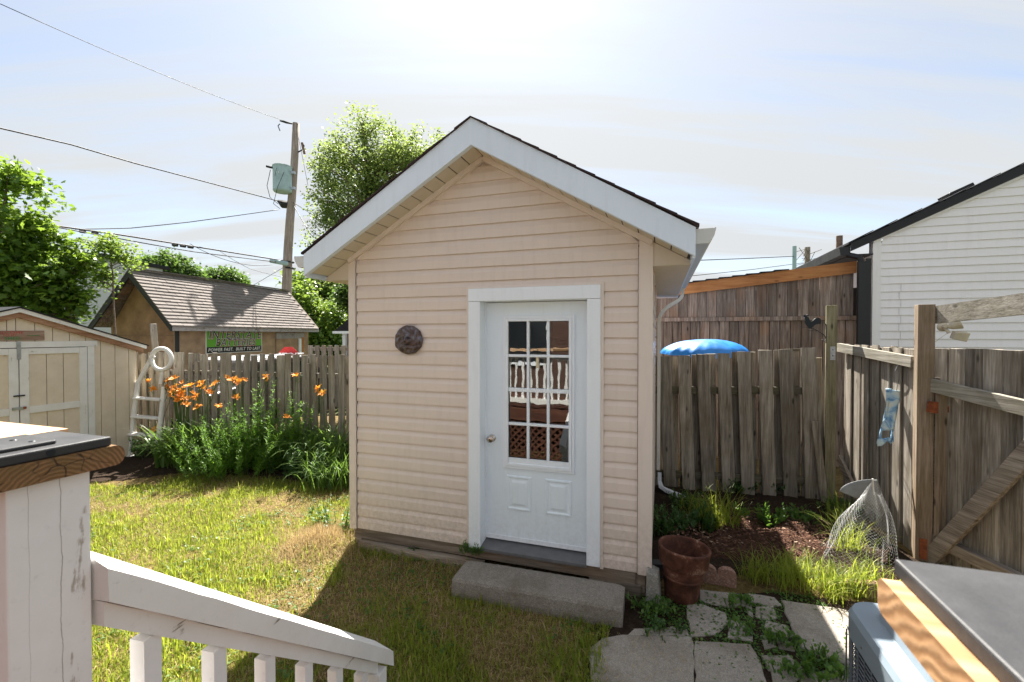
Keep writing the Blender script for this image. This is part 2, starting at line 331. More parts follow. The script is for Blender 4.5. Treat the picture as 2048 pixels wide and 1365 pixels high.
def soilmat(name,a,b,c2,sc=28,straw=0):
    k=NT(name); v=k.coord(rand=False,world=True); n=k.noise(v,sc,8,.72); vo=k.vor(v,sc*3.2); c=k.ramp(n,[(.3,a),(.52,b),(.72,c2)])
    c=k.mix(k.mr(k.noise(v,1.4,4),.4,.65,0,.55),c,a); k.bump(k.math('ADD',n,k.math('MULTIPLY',vo,.6)),.9,.03); return k.fin(c,.95,.1)
M['soil']=soilmat('garden_soil',(.025,.017,.011),(.055,.037,.026),(.10,.072,.05))
M['mulch']=soilmat('brown_mulch',(.045,.022,.015),(.12,.062,.042),(.22,.13,.09),40)
M['lawnbase']=soilmat('lawn_thatch',(.075,.06,.02),(.20,.14,.06),(.38,.27,.13),22)
M['farground']=soilmat('far_ground',(.04,.05,.02),(.07,.08,.03),(.12,.11,.05),2)
M['terracotta']=None
k=NT('old_terracotta'); v=k.coord(rand=False); n=k.noise(v,7,8,.72,.6); n2=k.noise(v,30,5)
c=k.ramp(n,[(.30,(.028,.013,.01)),(.47,(.085,.032,.02)),(.58,(.14,.055,.034)),(.70,(.40,.27,.20))]); k.bump(n2,.35,.006); M['terracotta']=k.fin(c,.75,.3)
k=NT('aged_bronze_cast'); v=k.coord(rand=False); n=k.noise(v,22,6,.65,.5); c=k.ramp(n,[(.32,(.03,.022,.02)),(.48,(.10,.06,.05)),(.58,(.12,.12,.15)),(.70,(.22,.20,.22))]); k.bump(k.noise(v,70,4),.5,.004); M['plaque']=k.fin(c,.4,.5,.25)
k=NT('window_glass'); g=k.n('ShaderNodeBsdfGlossy'); g.inputs['Roughness'].default_value=.015; tr=k.n('ShaderNodeBsdfTransparent'); tr.inputs[0].default_value=(.72,.76,.76,1)
fr=k.n('ShaderNodeFresnel'); fr.inputs[0].default_value=1.75
v=k.coord(rand=False,world=True); bp=k.n('ShaderNodeBump'); k.l(k.noise(v,7.5,1.5,.4),bp.inputs['Height']); bp.inputs['Strength'].default_value=.13; bp.inputs['Distance'].default_value=.004; k.l(bp.outputs[0],g.inputs['Normal'])
ms=k.n('ShaderNodeMixShader'); k.l(k.math('MULTIPLY',fr.outputs[0],2.2),ms.inputs[0]); k.l(tr.outputs[0],ms.inputs[1]); k.l(g.outputs[0],ms.inputs[2]); k.l(ms.outputs[0],k.o.inputs[0]); M['glass']=k.m
M['darkglass']=plain('dark_car_glass',(.02,.025,.03),.08,0,.1,4,0,.6)
M['interior']=plain('dark_interior',(.045,.035,.03),.9)
M['capgrey']=plain('grey_plastic_cap',(.030,.031,.034),.55,0,.3,7,.35)
M['ac']=plain('blue_grey_painted_steel',(.21,.26,.305),.45,0,.06,8,.08)
M['acdark']=plain('dark_grille_wire',(.12,.14,.165),.5,0,.1)
M['accore']=plain('condenser_core',(.03,.03,.032),.8)
M['ladder']=plain('white_resin',(.80,.80,.77),.45,0,.1,6,.1)
M['tarp']=plain('blue_tarp',(.008,.19,.60),.42,0,.15,5,.25,.6)
M['greyplastic']=plain('grey_translucent_plastic',(.22,.23,.23),.5)
M['beige']=plain('beige_lamp_plastic',(.55,.48,.36),.5,0,.12)
M['mesh']=plain('galvanised_wire',(.42,.43,.43),.45,.3,.1)
M['bark']=plain('bark',(.16,.125,.095),.9,0,.4,14,.8)
M['pole']=wood('pole_wood',(.17,.14,.12),(.36,.30,.26),(.5,.43,.38),'z',var=.05,knots=False)
M['transf']=plain('transformer_paint',(.36,.50,.52),.45,0,.12,6)
M['wire']=plain('black_cable',(.022,.022,.024),.6)
M['signgreen']=plain('sign_green',(.13,.42,.03),.45,0,.05)
M['signblack']=plain('sign_black',(.012,.012,.015),.5)
M['signred']=plain('sign_red',(.48,.02,.02),.5)
M['signwhite']=plain('sign_white',(.75,.75,.75),.5,0,.05)
M['signwood']=wood('sign_board',(.14,.09,.065),(.27,.18,.13),(.36,.26,.20),'x',knots=False)
M['redpaint']=plain('red_lettering',(.45,.05,.04),.6)
M['greenpaint']=plain('green_lettering',(.03,.22,.06),.6)
M['carwhite']=plain('white_car_paint',(.72,.73,.75),.2,0,.03,3,0,.6)
M['bluehouse']=vinyl('pale_blue_siding',(.36,.46,.52),.5,.03)
M['palehouse']=vinyl('pale_grey_siding',(.55,.57,.60),.5,.03)
M['brick']=None
k=NT('brown_brick'); v=k.coord(rand=False); br=k.n('ShaderNodeTexBrick'); k.l(v,br.inputs[0]); br.inputs['Scale'].default_value=4.4
for i,cq in ((1,(.07,.035,.025)),(2,(.10,.05,.035)),(3,(.12,.10,.09))): br.inputs[i].default_value=(*cq,1)
mp=k.n('ShaderNodeMapping'); k.l(v,mp.inputs[0]); mp.inputs['Rotation'].default_value=(math.pi/2,0,0); k.l(mp.outputs[0],br.inputs[0]); M['brick']=k.fin(br.outputs[0],.9,.2)
M['deckwood']=wood('red_brown_deck',(.05,.02,.015),(.10,.04,.026),(.15,.065,.04),'x',var=.2)
M['grass']=leafmat('grass_blade',(.10,.165,.018),(.20,.27,.03),(.38,.37,.08),.5,.5,(.52,.60,.06))
M['straw']=leafmat('dry_grass_blade',(.33,.24,.11),(.48,.36,.19),(.60,.49,.29),.35,.7,(.6,.45,.2))
M['maple']=leafmat('maple_leaf',(.045,.115,.02),(.10,.20,.03),(.19,.28,.05),.48,.4,(.36,.52,.05))
M['poplar']=leafmat('poplar_leaf',(.06,.115,.035),(.12,.20,.055),(.30,.36,.11),.45,.4,(.48,.60,.14))
M['farleaf']=leafmat('far_tree_leaf',(.045,.10,.03),(.09,.155,.045),(.13,.20,.06),.4,.5,(.2,.34,.05))
M['limeleaf']=leafmat('light_green_leaf',(.05,.12,.025),(.12,.22,.04),(.28,.32,.07),.45,.45,(.36,.5,.07))
M['lilyleaf']=leafmat('daylily_leaf',(.05,.11,.02),(.10,.19,.04),(.17,.27,.06),.4,.4,(.25,.42,.06))
M['feather']=leafmat('feathery_leaf',(.08,.20,.02),(.16,.33,.04),(.26,.44,.06),.5,.5,(.28,.5,.05))
M['darkleaf']=leafmat('dark_weed_leaf',(.03,.08,.022),(.065,.14,.038),(.11,.20,.05),.35,.4,(.15,.3,.05))
M['weed']=leafmat('weed_leaf',(.04,.10,.02),(.08,.17,.03),(.14,.24,.05),.4,.45,(.25,.45,.05))
M['petal']=leafmat('orange_petal',(.75,.22,.02),(.85,.30,.03),(.9,.42,.06),.4,.5,(.95,.42,.05))
M['stem']=leafmat('green_stem',(.08,.14,.04),(.11,.18,.05),None,.2,.5)
M['cloth']=None
k=NT('blue_painted_rag'); v=k.coord(rand=False); n=k.noise(v,7,6,.6,1.2); c=k.ramp(n,[(.3,(.03,.09,.26)),(.42,(.10,.26,.48)),(.52,(.40,.58,.70)),(.62,(.60,.66,.60)),(.72,(.08,.28,.22))]); M['cloth']=k.fin(c,.6,.3)

def crackpost():
    m=painted('white_painted_post_cracked',(.78,.78,.78),(.40,.36,.31),lo=.60,hi=.625,axis='z'); t=m.node_tree; b=[n for n in t.nodes if n.type=='BSDF_PRINCIPLED'][0]
    src=b.inputs['Base Color'].links[0].from_socket
    k=NT.__new__(NT); k.m=m; k.t=t; k.b=b; v=k.coord(rand=False); sp=k.n('ShaderNodeSeparateXYZ'); k.l(v,sp.inputs[0])
    n1=k.noise(k.coord((0,0,1),rand=False),9,5,.6); acc=None
    for y0,amp,wd in ((-.046,.016,.0006),(-.090,.01,.0003)):
        y=k.math('ABSOLUTE',k.math('SUBTRACT',k.math('ADD',sp.outputs[1],k.math('MULTIPLY',k.math('SUBTRACT',n1,.5),amp)),y0)); l=k.mr(y,wd*.4,wd*1.6,1,0)
        l=k.math('MULTIPLY',l,k.mr(k.noise(k.coord((0,0,1),rand=False),5+y0*50,3),.40,.52)); acc=l if acc is None else k.math('MAXIMUM',acc,l)
    k.l(k.mix(k.math('MULTIPLY',acc,.8),src,(.13,.10,.075)),b.inputs['Base Color']); return m
M['crackpost']=crackpost()
# ================================================================ THE SETTING
g=MB(); g.add([(-150,-60,-.012),(150,-60,-.012),(150,300,-.012),(-150,300,-.012)],[(0,1,2,3)])
g.build('ground',M['farground'],kind='structure')
# lawn base: one gently uneven sheet
def gh(x,y):
    return 0.02*(fbm(np.asarray(x)*.8+40,np.asarray(y)*.8+40)-.5)
xs=np.linspace(-9,6,151); ys=np.linspace(.2,11,109)
X,Y=np.meshgrid(xs,ys); Z=gh(X,Y)+.004+.0*X
# heap of thatch at the shed's left front corner
Z=Z+.10*np.exp(-(((X+1.82)/.26)**2+((Y-4.22)/.30)**2))
nx,ny=len(xs),len(ys); idx=np.arange(nx*ny).reshape(ny,nx)
q=np.stack([idx[:-1,:-1],idx[:-1,1:],idx[1:,1:],idx[1:,:-1]],-1).reshape(-1,4)
npmesh('lawn_soil',np.stack([X,Y,Z],-1),q,M['lawnbase'],smooth=True,kind='structure')
def height(x,y): return gh(x,y)+.004+.10*np.exp(-(((x+1.82)/.26)**2+((y-4.22)/.30)**2))
# soil beds (low uneven sheets just above the lawn sheet)
def sheet(name,poly,m,amp,base,sc,step=.05,bumps=(),kind='structure'):
    P=np.array(poly); x0,y0=P.min(0);x1,y1=P.max(0)
    xs=np.arange(x0,x1+step,step); ys=np.arange(y0,y1+step,step); X,Y=np.meshgrid(xs,ys)
    ins=np.zeros(X.shape,bool); j=len(P)-1
    for i in range(len(P)):
        c=((P[i,1]>Y)!=(P[j,1]>Y))&(X<(P[j,0]-P[i,0])*(Y-P[i,1])/(P[j,1]-P[i,1]+1e-9)+P[i,0]); ins^=c; j=i
    # distance to the outline, for a soft rim
    D=np.full(X.shape,9.)
    for i in range(len(P)):
        a=P[i];b=P[(i+1)%len(P)];d=b-a; t=np.clip(((X-a[0])*d[0]+(Y-a[1])*d[1])/(d@d),0,1); D=np.minimum(D,np.hypot(X-a[0]-t*d[0],Y-a[1]-t*d[1]))
    soft=np.clip(D/.12,0,1); Z=gh(X,Y)+.006+soft*base+amp*soft*(fbm(X*sc+9,Y*sc+3)-.35)
    for bx,by,r,h in bumps: Z+=h*np.exp(-(((X-bx)**2+(Y-by)**2)/r**2))
    idx=np.arange(X.size).reshape(X.shape); cell=ins[:-1,:-1]&ins[1:,1:]&ins[:-1,1:]&ins[1:,:-1]
    q=np.stack([idx[:-1,:-1],idx[:-1,1:],idx[1:,1:],idx[1:,:-1]],-1)[cell]
    return npmesh(name,np.stack([X,Y,Z],-1),q,m,smooth=True,kind=kind)
sheet('flower_bed_soil',[(-6.9,7.0),(-5.6,6.75),(-4.2,6.35),(-2.6,6.0),(-1.2,5.9),(-.9,7.6),(-6.9,8.2)],M['soil'],.04,.03,3)
sheet('garden_bed_soil',[(1.1,3.55),(1.6,3.7),(2.3,3.62),(3.1,3.45),(3.6,3.9),(3.8,5.5),(1.6,6.0),(1.25,4.2)],M['soil'],.05,.02,4,.035)
sheet('mulch_mound',[(1.62,3.92),(1.75,4.35),(2.2,4.75),(2.9,4.72),(3.05,4.3),(2.85,3.95),(2.3,3.78)],M['mulch'],.10,.055,7,.02,
      bumps=[(1.95,4.42,.07,-.10),(2.55,4.45,.05,-.08),(2.75,4.2,.06,-.08),(2.2,4.15,.13,.05),(2.55,4.2,.14,.05),(2.0,4.1,.05,-.06),(2.35,4.0,.04,-.05)],kind='structure')
# bare strip before the left shed
sheet('bare_earth_strip',[(-6.9,5.7),(-5.3,6.1),(-4.6,6.5),(-5.0,6.95),(-6.9,7.05)],M['soil'],.015,.004,2)
# wood chips on the mulch and bed (uncountable)
n=9000; x=rng.uniform(1.5,3.4,n); y=rng.uniform(3.75,5.4,n)
inm=((x-2.3)/.78)**2+((y-4.3)/.5)**2<1
keep=inm|(rng.random(n)<.35); x=x[keep];y=y[keep];inm=inm[keep]; n=len(x)
z=gh(x,y)+.03+np.where(inm,.055+.10*(fbm(x*7+9,y*7+3)-.35),.0)
for bx,by,r,h in [(1.95,4.42,.07,-.10),(2.55,4.45,.05,-.08),(2.75,4.2,.06,-.08),(2.2,4.15,.13,.05),(2.55,4.2,.14,.05)]:
    z+=np.where(inm,h*np.exp(-(((x-bx)**2+(y-by)**2)/r**2)),0)
tv=[(-.011,-.003,0),(.011,-.0025,.001),(.010,.003,0),(-.010,.0035,.002)]
mt=np.einsum('nij,njk->nik',rotz(rng.uniform(0,6.28,n)),rotx(rng.uniform(-1,1,n)))*rng.uniform(.5,1.4,n)[:,None,None]
k=NT('mulch_chip'); a=k.n('ShaderNodeAttribute',attribute_name='rnd').outputs['Fac']; k.fin(k.ramp(a,[(0,(.035,.018,.012)),(.6,(.13,.065,.042)),(.93,(.22,.125,.085)),(1,(.45,.36,.27))]),.9,.2)
V,Fc,r_=scatter(tv,[(0,1,2,3)],np.stack([x,y,z],-1),mt,rng.random(n)); npmesh('wood_chips',V,Fc,k.m,uvcol=r_,kind='stuff')

# ---- patio slabs
patio=MB().add([gp(1180,1195,.012),gp(1560,1185,.012),gp(1800,1215,.012),gp(1800,1480,.012),gp(1130,1480,.012),gp(1195,1270,.012)],[(5,4,3,2,1,0)]).build('patio_bed',M['soil'],kind='structure')
def zz(x,y): return (1200+x*.29663,960+y*.29663)
slabs=[[zz(1240,815),zz(1420,842),zz(1750,890),zz(1990,960),zz(1990,1330),zz(1715,1245),zz(1375,1122)],
[zz(600,838),zz(690,838),zz(832,892),zz(843,950),zz(775,1015),zz(620,1035)],
[zz(868,945),zz(930,945),zz(1012,1018),zz(1012,1062),zz(870,1045)],
[zz(1130,948),zz(1245,975),zz(1290,1035),zz(1205,1040),zz(1120,985)],
[zz(690,738),zz(955,770),zz(968,832),zz(850,838),zz(690,800)],
[zz(1012,768),zz(1165,790),zz(1205,832),zz(1140,838),zz(1035,812)],
[zz(980,828),zz(1020,838),zz(1030,905),zz(1000,890)],
[zz(1060,850),zz(1160,850),zz(1185,915),zz(1120,930),zz(1060,905)],
[zz(645,1085),zz(1010,1105),zz(1085,1240),zz(1150,1500),zz(650,1500)],
[zz(-60,1130),zz(20,1065),zz(150,1042),zz(612,1050),zz(632,1110),zz(632,1500),zz(-60,1500)],
[zz(1108,1180),zz(1262,1178),zz(1372,1275),zz(1300,1330),zz(1150,1262)],
[zz(1200,1065),zz(1300,1090),zz(1305,1135),zz(1215,1120)],
[zz(1390,1300),zz(1720,1290),zz(1900,1380),zz(1900,1560),zz(1360,1560)],
[zz(1160,1290),zz(1290,1355),zz(1330,1540),zz(1190,1540)],
[zz(1090,1040),zz(1165,1050),zz(1180,1105),zz(1115,1120)],
[zz(250,1000),zz(560,985),zz(585,1040),zz(200,1040)]]
for i,pl in enumerate(slabs):
    pts=[gp(*p,.03) for p in pl]; 
    # break the outline so the edges look cracked
    out=[]
    for a,b in zip(pts,pts[1:]+pts[:1]):
        out.append(a)
        L_=(b-a).length; m_=max(1,int(L_/.07))
        nrm=Vector((-(b-a).y,(b-a).x,0)).normalized()
        for t in range(1,m_): out.append(a.lerp(b,t/m_)+nrm*random.uniform(-.008,.008))
    c=sum(out,Vector())/len(out); out=[c+(p-c)*(1+(.006 if i in (8,9) else .022)/max(.1,(p-c).length)) for p in out]; h=.024+random.uniform(-.004,.005); tx,ty=random.uniform(-.006,.006),random.uniform(-.006,.006)
    mb=MB(); n_=len(out)
    bot=[(p.x-c.x,p.y-c.y,-.03) for p in out]; sid=[(p.x-c.x,p.y-c.y,(p.x-c.x)*tx+(p.y-c.y)*ty-.006) for p in out]
    top=[((p.x-c.x)*(1-.007/max(.05,(p-c).length)),(p.y-c.y)*(1-.007/max(.05,(p-c).length)),(p.x-c.x)*tx+(p.y-c.y)*ty) for p in out]
    mb.add(bot+sid+top,[(j,(j+1)%n_,n_+(j+1)%n_,n_+j) for j in range(n_)]+[(n_+j,n_+(j+1)%n_,2*n_+(j+1)%n_,2*n_+j) for j in range(n_)]+[tuple(range(2*n_,3*n_))])
    mb.build('paving_slab',M['paver'],patio,loc=(c.x,c.y,h))

# ================================================================ THE GARDEN SHED
W=2.72; D=2.90; SO=(-1.5272,4.2237,0)
shed=thing('garden_shed','small tan vinyl-sided gable shed with white nine-light-style door in the middle of the yard','shed',SO,-YAW)
shed['label']='tan vinyl-sided gabled garden shed with a white windowed door behind the concrete step'
fb=lambda x: 3.486-.586*abs(x-CX)
ZB=.183; EX=.1195; ZP=3.472; SL=.597; CX=W/2
def xl(z,c): # wall limits at height z (between corner boards / under the rake)
    if z<ZP-SL*(CX-c): return c
    return min(CX,CX-(ZP-z)/SL)
def course(k,xa=None,xb=None,cl=.082,cr=.108,parent=shed,face=-1,ztop=ZP-.01):
    z0=ZB+k*EX; z1=min(z0+EX,ztop)
    prof=[(.013,z0+.0005),(-.002,z0+.0012),(-.003,z0+.003),(-.002,z0+EX*.60),(.000,z0+EX*.64),(.010,z0+EX*.86),(.013,z0+EX)]
    v=[];f=[];rows=0
    for y,z in prof:
        if z>z1+1e-6: break
        a=xl(z,cl) if xa is None else max(xa,xl(z,cl)); b=(W-xl(z,cr)) if xb is None else min(xb,W-xl(z,cr))
        v+=[(a,y,z),(b,y,z)]; rows+=1
    for i in range(rows-1): f.append((2*i,2*i+1,2*i+3,2*i+2))
    if rows>1: MB().add(v,f).build('siding_board',M['siding'],parent)
for k_ in range(28):
    z0=ZB+k_*EX
    if z0<2.30: course(k_,None,1.203); course(k_,2.359,None)
    else: course(k_)
# corner boards (each with its return down the side)
def cornerboard(x0,x1,ztop_in,ztop_out,side):
    m=MB(); yf=-.012
    m.prism([(x0,ZB-.005),(x1,ZB-.005),(x1,ztop_out if side>0 else ztop_in),(x0,ztop_in if side>0 else ztop_out)],'y',yf,.012)
    if side>0: m.box(x1-.012,x1+.0,.012,.10,ZB-.005,2.50)
    else: m.box(x0,x0+.012,.012,.10,ZB-.005,2.50)
    m.build('corner_board',M['tan_trim'],shed)
cornerboard(.0,.075,fb(.075)+.004,fb(0)+.004,-1)
cornerboard(W-.1,W,fb(.1)+.004,fb(0)+.004,1)
# narrow groove lines on corner boards
for x0 in (.073,W-.104): B(x0,x0+.004,-.016,-.012,ZB,2.70 if x0<1 else 2.66).build('corner_bead',M['tan_trim'],shed)
MB().prism([(CX,fb(CX)+.0),(.04,fb(.04)),(.04,fb(.04)-.07),(CX,fb(CX)-.07),(W-.04,fb(.04)-.07),(W-.04,fb(.04))],'y',.0185,.0195).build('rake_backing',M['siding'],shed)
# J-channel rake trim along the gable wall
for s_ in (-1,1):
    a=(CX+s_*(CX-.01),-.014,fb(CX+CX-.01)-.013); b=(CX+s_*.0,-.014,fb(CX)-.013)
    MB().bar(a,b,.040,.036,up=(0,1,0)).build('rake_trim',M['tan_trim'],shed)
# side and back walls in siding courses
for k_ in range(20):
    z0=ZB+k_*EX
    if z0+EX>2.6: break
    for xx,sg in ((W-.005,1),(.005,-1)):
        v=[]
        for y,z in [(.014,z0),(0,z0+.0015),(0,z0+EX*.68),(.012,z0+EX*.9),(.0135,z0+EX)]:
            v+=[(xx-sg*y,.10,z),(xx-sg*y,D,z)]
        MB().add(v,[(2*i,2*i+1,2*i+3,2*i+2) if sg>0 else (2*i,2*i+2,2*i+3,2*i+1) for i in range(4)]).build('siding_board',M['siding'],shed)
B(.02,W-.02,D-.02,D,ZB,2.6).build('back_wall',M['siding'],shed)
MB().prism([(.02,2.6),(W-.02,2.6),(CX,ZP)],'y',D-.02,D).build('back_gable',M['siding'],shed)
# inner lining, so the inside is a real dark room
DX0,DX1,DZ0,DZ1=1.333,2.231,.235,2.283
li=MB(); li.box(.03,DX0-.02,.02,.09,ZB,2.55); li.box(DX1+.02,W-.03,.02,.09,ZB,2.55); li.box(DX0-.02,DX1+.02,.02,.09,DZ1+.02,2.55)
li.prism([(.03,2.55),(W-.03,2.55),(CX,ZP-.03)],'y',.02,.09); li.box(.03,.07,.09,D-.02,ZB,2.55); li.box(W-.07,W-.03,.09,D-.02,ZB,2.55); li.box(.07,W-.07,.09,D-.02,ZB,ZB+.03)
li.build('inner_lining',M['interior'],shed)
# foundation timbers
B(.02,W-.06,.03,.09,.075,ZB+.01).build('foundation_beam',M['foundation'],shed,bevel=.004)
MB().bar((.10,.02,.03),(1.35,.0,.028),.07,.08,up=(0,1,0)).build('foundation_beam',M['foundation'],shed)
MB().bar((2.25,.02,.045),(2.64,.02,.042),.085,.07,up=(0,1,0)).build('foundation_beam',M['foundation'],shed)
B(W-.10,W-.05,.02,D,.0,ZB).build('foundation_beam',M['foundation'],shed); B(.04,.10,.03,D,.0,ZB).build('foundation_beam',M['foundation'],shed)
B(1.22,2.6,.012,.03,.085,ZB+.012).build('skirt_board',M['foundation'],shed)
# door surround
T=.026
B(1.227,1.333,-T,.0,.180,2.278).build('door_trim',M['frame_white'],shed,bevel=.003)
B(2.231,2.335,-T,.0,.190,2.278).build('door_trim',M['frame_white'],shed,bevel=.003)
B(1.227,2.335,-T-.004,.0,2.280,2.386).build('door_trim',M['frame_white'],shed,bevel=.003)
for a in ((1.203,1.227,.175,2.41),(2.335,2.359,.175,2.41),(1.2275,2.3345,2.387,2.41)): B(a[0],a[1],-.014,.004,a[2],a[3]).build('trim_channel',M['tan_trim'],shed)
B(1.315,1.333,.0005,.14,.2,2.283).build('door_jamb',M['frame_white'],shed); B(2.231,2.249,.0005,.14,.2,2.283).build('door_jamb',M['frame_white'],shed)
B(1.3335,2.2305,.0005,.14,2.277,2.295).build('door_jamb',M['frame_white'],shed)
for a in ((1.3335,1.345,.088,.10,.24,2.277),(2.219,2.2305,.088,.10,.24,2.277)): B(*a).build('door_stop',M['frame_white'],shed)
MB().prism([(-.035,.198),(.14,.228),(.14,.20),(-.035,.175)],'x',1.334,2.230).build('door_sill',M['sill'],shed)
# the door itself, with parts of its own
door=MB(); y0,y1=.098,.138
GX0,GX1,GZ0,GZ1=1.50,2.115,.862,2.158   # glazing insert outer
dx0,dx1,dz0,dz1=1.340,2.224,.243,2.272
door.box(dx0,GX0+.03,y0,y1,dz0,dz1); door.box(GX1-.03,dx1,y0,y1,dz0,dz1); door.box(GX0+.03,GX1-.03,y0,y1,GZ1-.03,dz1); door.box(GX0+.03,GX1-.03,y0,y1,dz0,GZ0+.03)
drs=door.build('door',M['doorwhite'],shed)
B(dx0+.002,dx1-.002,y0-.006,y0-.0005,dz0-.006,dz0+.03).build('door_sweep',M['frame_white'],drs)
def frame(name,x0,x1,z0,z1,wd,ya,yb,m,par):
    mb=MB(); mb.box(x0,x0+wd,ya,yb,z0,z1); mb.box(x1-wd,x1,ya,yb,z0,z1); mb.box(x0+wd,x1-wd,ya,yb,z1-wd,z1); mb.box(x0+wd,x1-wd,ya,yb,z0,z0+wd); return mb.build(name,m,par,bevel=.0025)
frame('glazing_frame',GX0,GX1,GZ0,GZ1,.022,.084,.0975,M['frame_white'],drs)
frame('glazing_frame',GX0+.023,GX1-.023,GZ0+.023,GZ1-.023,.024,.078,.0965,M['frame_white'],drs)
px0,px1,pz0,pz1=1.548,2.067,.955,2.111
B(px0,px1,.086,.1,GZ0+.047,pz0-.002).build('glazing_bottom_rail',M['frame_white'],drs)
for i in (1,2):
    x_=px0+(px1-px0)*i/3; B(x_-.011,x_+.011,.0835,.118,pz0,pz1).build('muntin',M['frame_white'],drs,bevel=.003)
zs=[pz0+(pz1-pz0)*i/4 for i in range(5)]
for i in (1,2,3):
    h_=.016 if i==2 else .011; B(px0,px1,.0825,.119,zs[i]-h_,zs[i]+h_).build('muntin',M['frame_white'],drs,bevel=.003)
for i in range(3):
    for j in range(4):
        x_=px0+(px1-px0)*i/3; w_=(px1-px0)/3
        B(x_+.004,x_+w_-.004,.104,.107,zs[j]+.004,zs[j+1]-.004).build('window_pane',M['glass'],drs)
# raised panels
for a,b in ((1.530,1.748),(1.868,2.090)):
    z0,z1=.505,.800; mb=MB(); 
    rings=[(0,y0-.0005),(.006,y0-.010),(.016,y0-.010),(.024,y0-.002),(.038,y0-.002),(.058,y0-.010)]
    v=[]
    for d_,yy in rings: v+=[(a+d_,yy,z0+d_),(b-d_,yy,z0+d_),(b-d_,yy,z1-d_),(a+d_,yy,z1-d_)]
    f=[(4*i+j,4*i+(j+1)%4,4*i+4+(j+1)%4,4*i+4+j) for i in range(len(rings)-1) for j in range(4)]+[tuple(range(4*len(rings)-4,4*len(rings)))]
    mb.add(v,f).build('raised_panel',M['doorwhite'],drs)
kn=MB().lathe([(0,0),(.032,0),(.032,.006),(.014,.010),(.012,.026),(.024,.032),(.031,.044),(.030,.054),(.020,.062),(.008,.0645),(0,.0645)],24)
kn.build('door_knob',M['knob'],drs,loc=(1.395,y0,1.105),rot=(math.pi/2,0,0),smooth=True)
MB().lathe([(0,.0646),(.007,.0648),(.007,.067),(0,.067)],12).build('key_slot',M['iron'],drs,loc=(1.395,y0,1.105),rot=(math.pi/2,0,0))
# small cream tag hanging on the middle muntin, inside of the glass line
tg=MB().lathe([(0,0),(.0,0)],4)
t_=thing('hanging_tag','small cream tag hanging inside the door glass, second row of panes','tag'); t_.matrix_world=Matrix.Translation(SO)@Matrix.Rotation(-YAW,4,'Z')@Matrix.Translation((1.80,.1,1.78))
MB().prism([(-.012,-.055),(-.006,-.062),(.006,-.062),(.012,-.055),(.012,.03),(.006,.036),(-.006,.036),(-.012,.03)],'y',-.004,.002).build('tag_plate',plain('cream_tag',(.62,.54,.36),.5),t_)
MB().tube([(0,-.001,.035),(.004,-.001,.07),(0,-.001,.10)],.0012,5).build('tag_string',M['iron'],t_)
# ---- roof
OH=.258; YB=D+.26
def fb(x): return 3.486-.586*abs(x-CX)          # fascia underside
XE=CX+1.636
FH=.205
for s_ in (-1,1):
    xe=CX+s_*1.636
    poly=[(CX,fb(CX)),(xe,fb(xe)),(xe,fb(xe)+FH-.012),(CX,fb(CX)+FH+.006)]
    MB().prism(poly,'y',-OH-.014,-OH+.004).build('rake_fascia',M['fascia'],shed)
    # bottom lip of fascia
    MB().prism([(CX,fb(CX)-.001),(xe,fb(xe)-.001),(xe,fb(xe)+.006),(CX,fb(CX)+.006)],'y',-OH+.0045,-OH+.03).build('fascia_lip',M['fascia'],shed)
    MB().prism([(CX,fb(CX)+FH-.04),(xe,fb(xe)+FH-.05),(xe,fb(xe)+FH-.012),(CX,fb(CX)+FH+.004)],'y',-OH+.0045,YB).build('roof_deck',M['cedar'],shed)
    MB().prism([(CX,fb(CX)),(xe,fb(xe)),(xe,fb(xe)+FH-.055),(CX,fb(CX)+FH-.045)],'y',YB,YB+.015).build('rake_fascia',M['fascia'],shed)
    # eave fascia
    B(min(xe-s_*.018,xe),max(xe-s_*.018,xe),-OH+.005,YB,2.515,fb(xe)+FH-.056).build('eave_fascia',M['fascia'],shed)
    # shingle courses
    sl=math.hypot(1,.586); nC=12; tot=1.636+.022
    for i in range(nC):
        xa=tot*(nC-i)/nC; xb=tot*(nC-i-1)/nC-.02
        za=fb(CX+xa)+FH+.002; zb=fb(CX+max(xb,0))+FH+.010
        if xb<0: xb=0; zb=fb(CX)+FH+.012
        jag=random.uniform(-.008,.006)
        p=[(CX+s_*xa,za),(CX+s_*xa,za+.018),(CX+s_*xb,zb+.002),(CX+s_*xb,zb-.006)]
        MB().prism(p,'y',-OH-.028+jag,YB+.02).build('shingle_course',M['shingle_s'],shed)
    # sloping soffit panels under the rake
    nP=14; slp=1.60/nP
    for i in range(nP):
        xa=CX+s_*(i*slp+.004); xb=CX+s_*((i+1)*slp-.005)
        p=[(xa,fb(xa)+.008),(xb,fb(xb)+.008),(xb,fb(xb)+.014),(xa,fb(xa)+.014)]
        MB().prism(p,'y',-OH+.031,.0).build('soffit_panel',M['soffit'],shed)
    xa,xb=CX+s_*.003,CX+s_*1.6
    MB().prism([(xa,fb(xa)+.016),(xb,fb(xb)+.016),(xb,fb(xb)+.02),(xa,fb(xa)+.02)],'y',-OH+.031,.0).build('soffit_backing',M['interior'],shed)
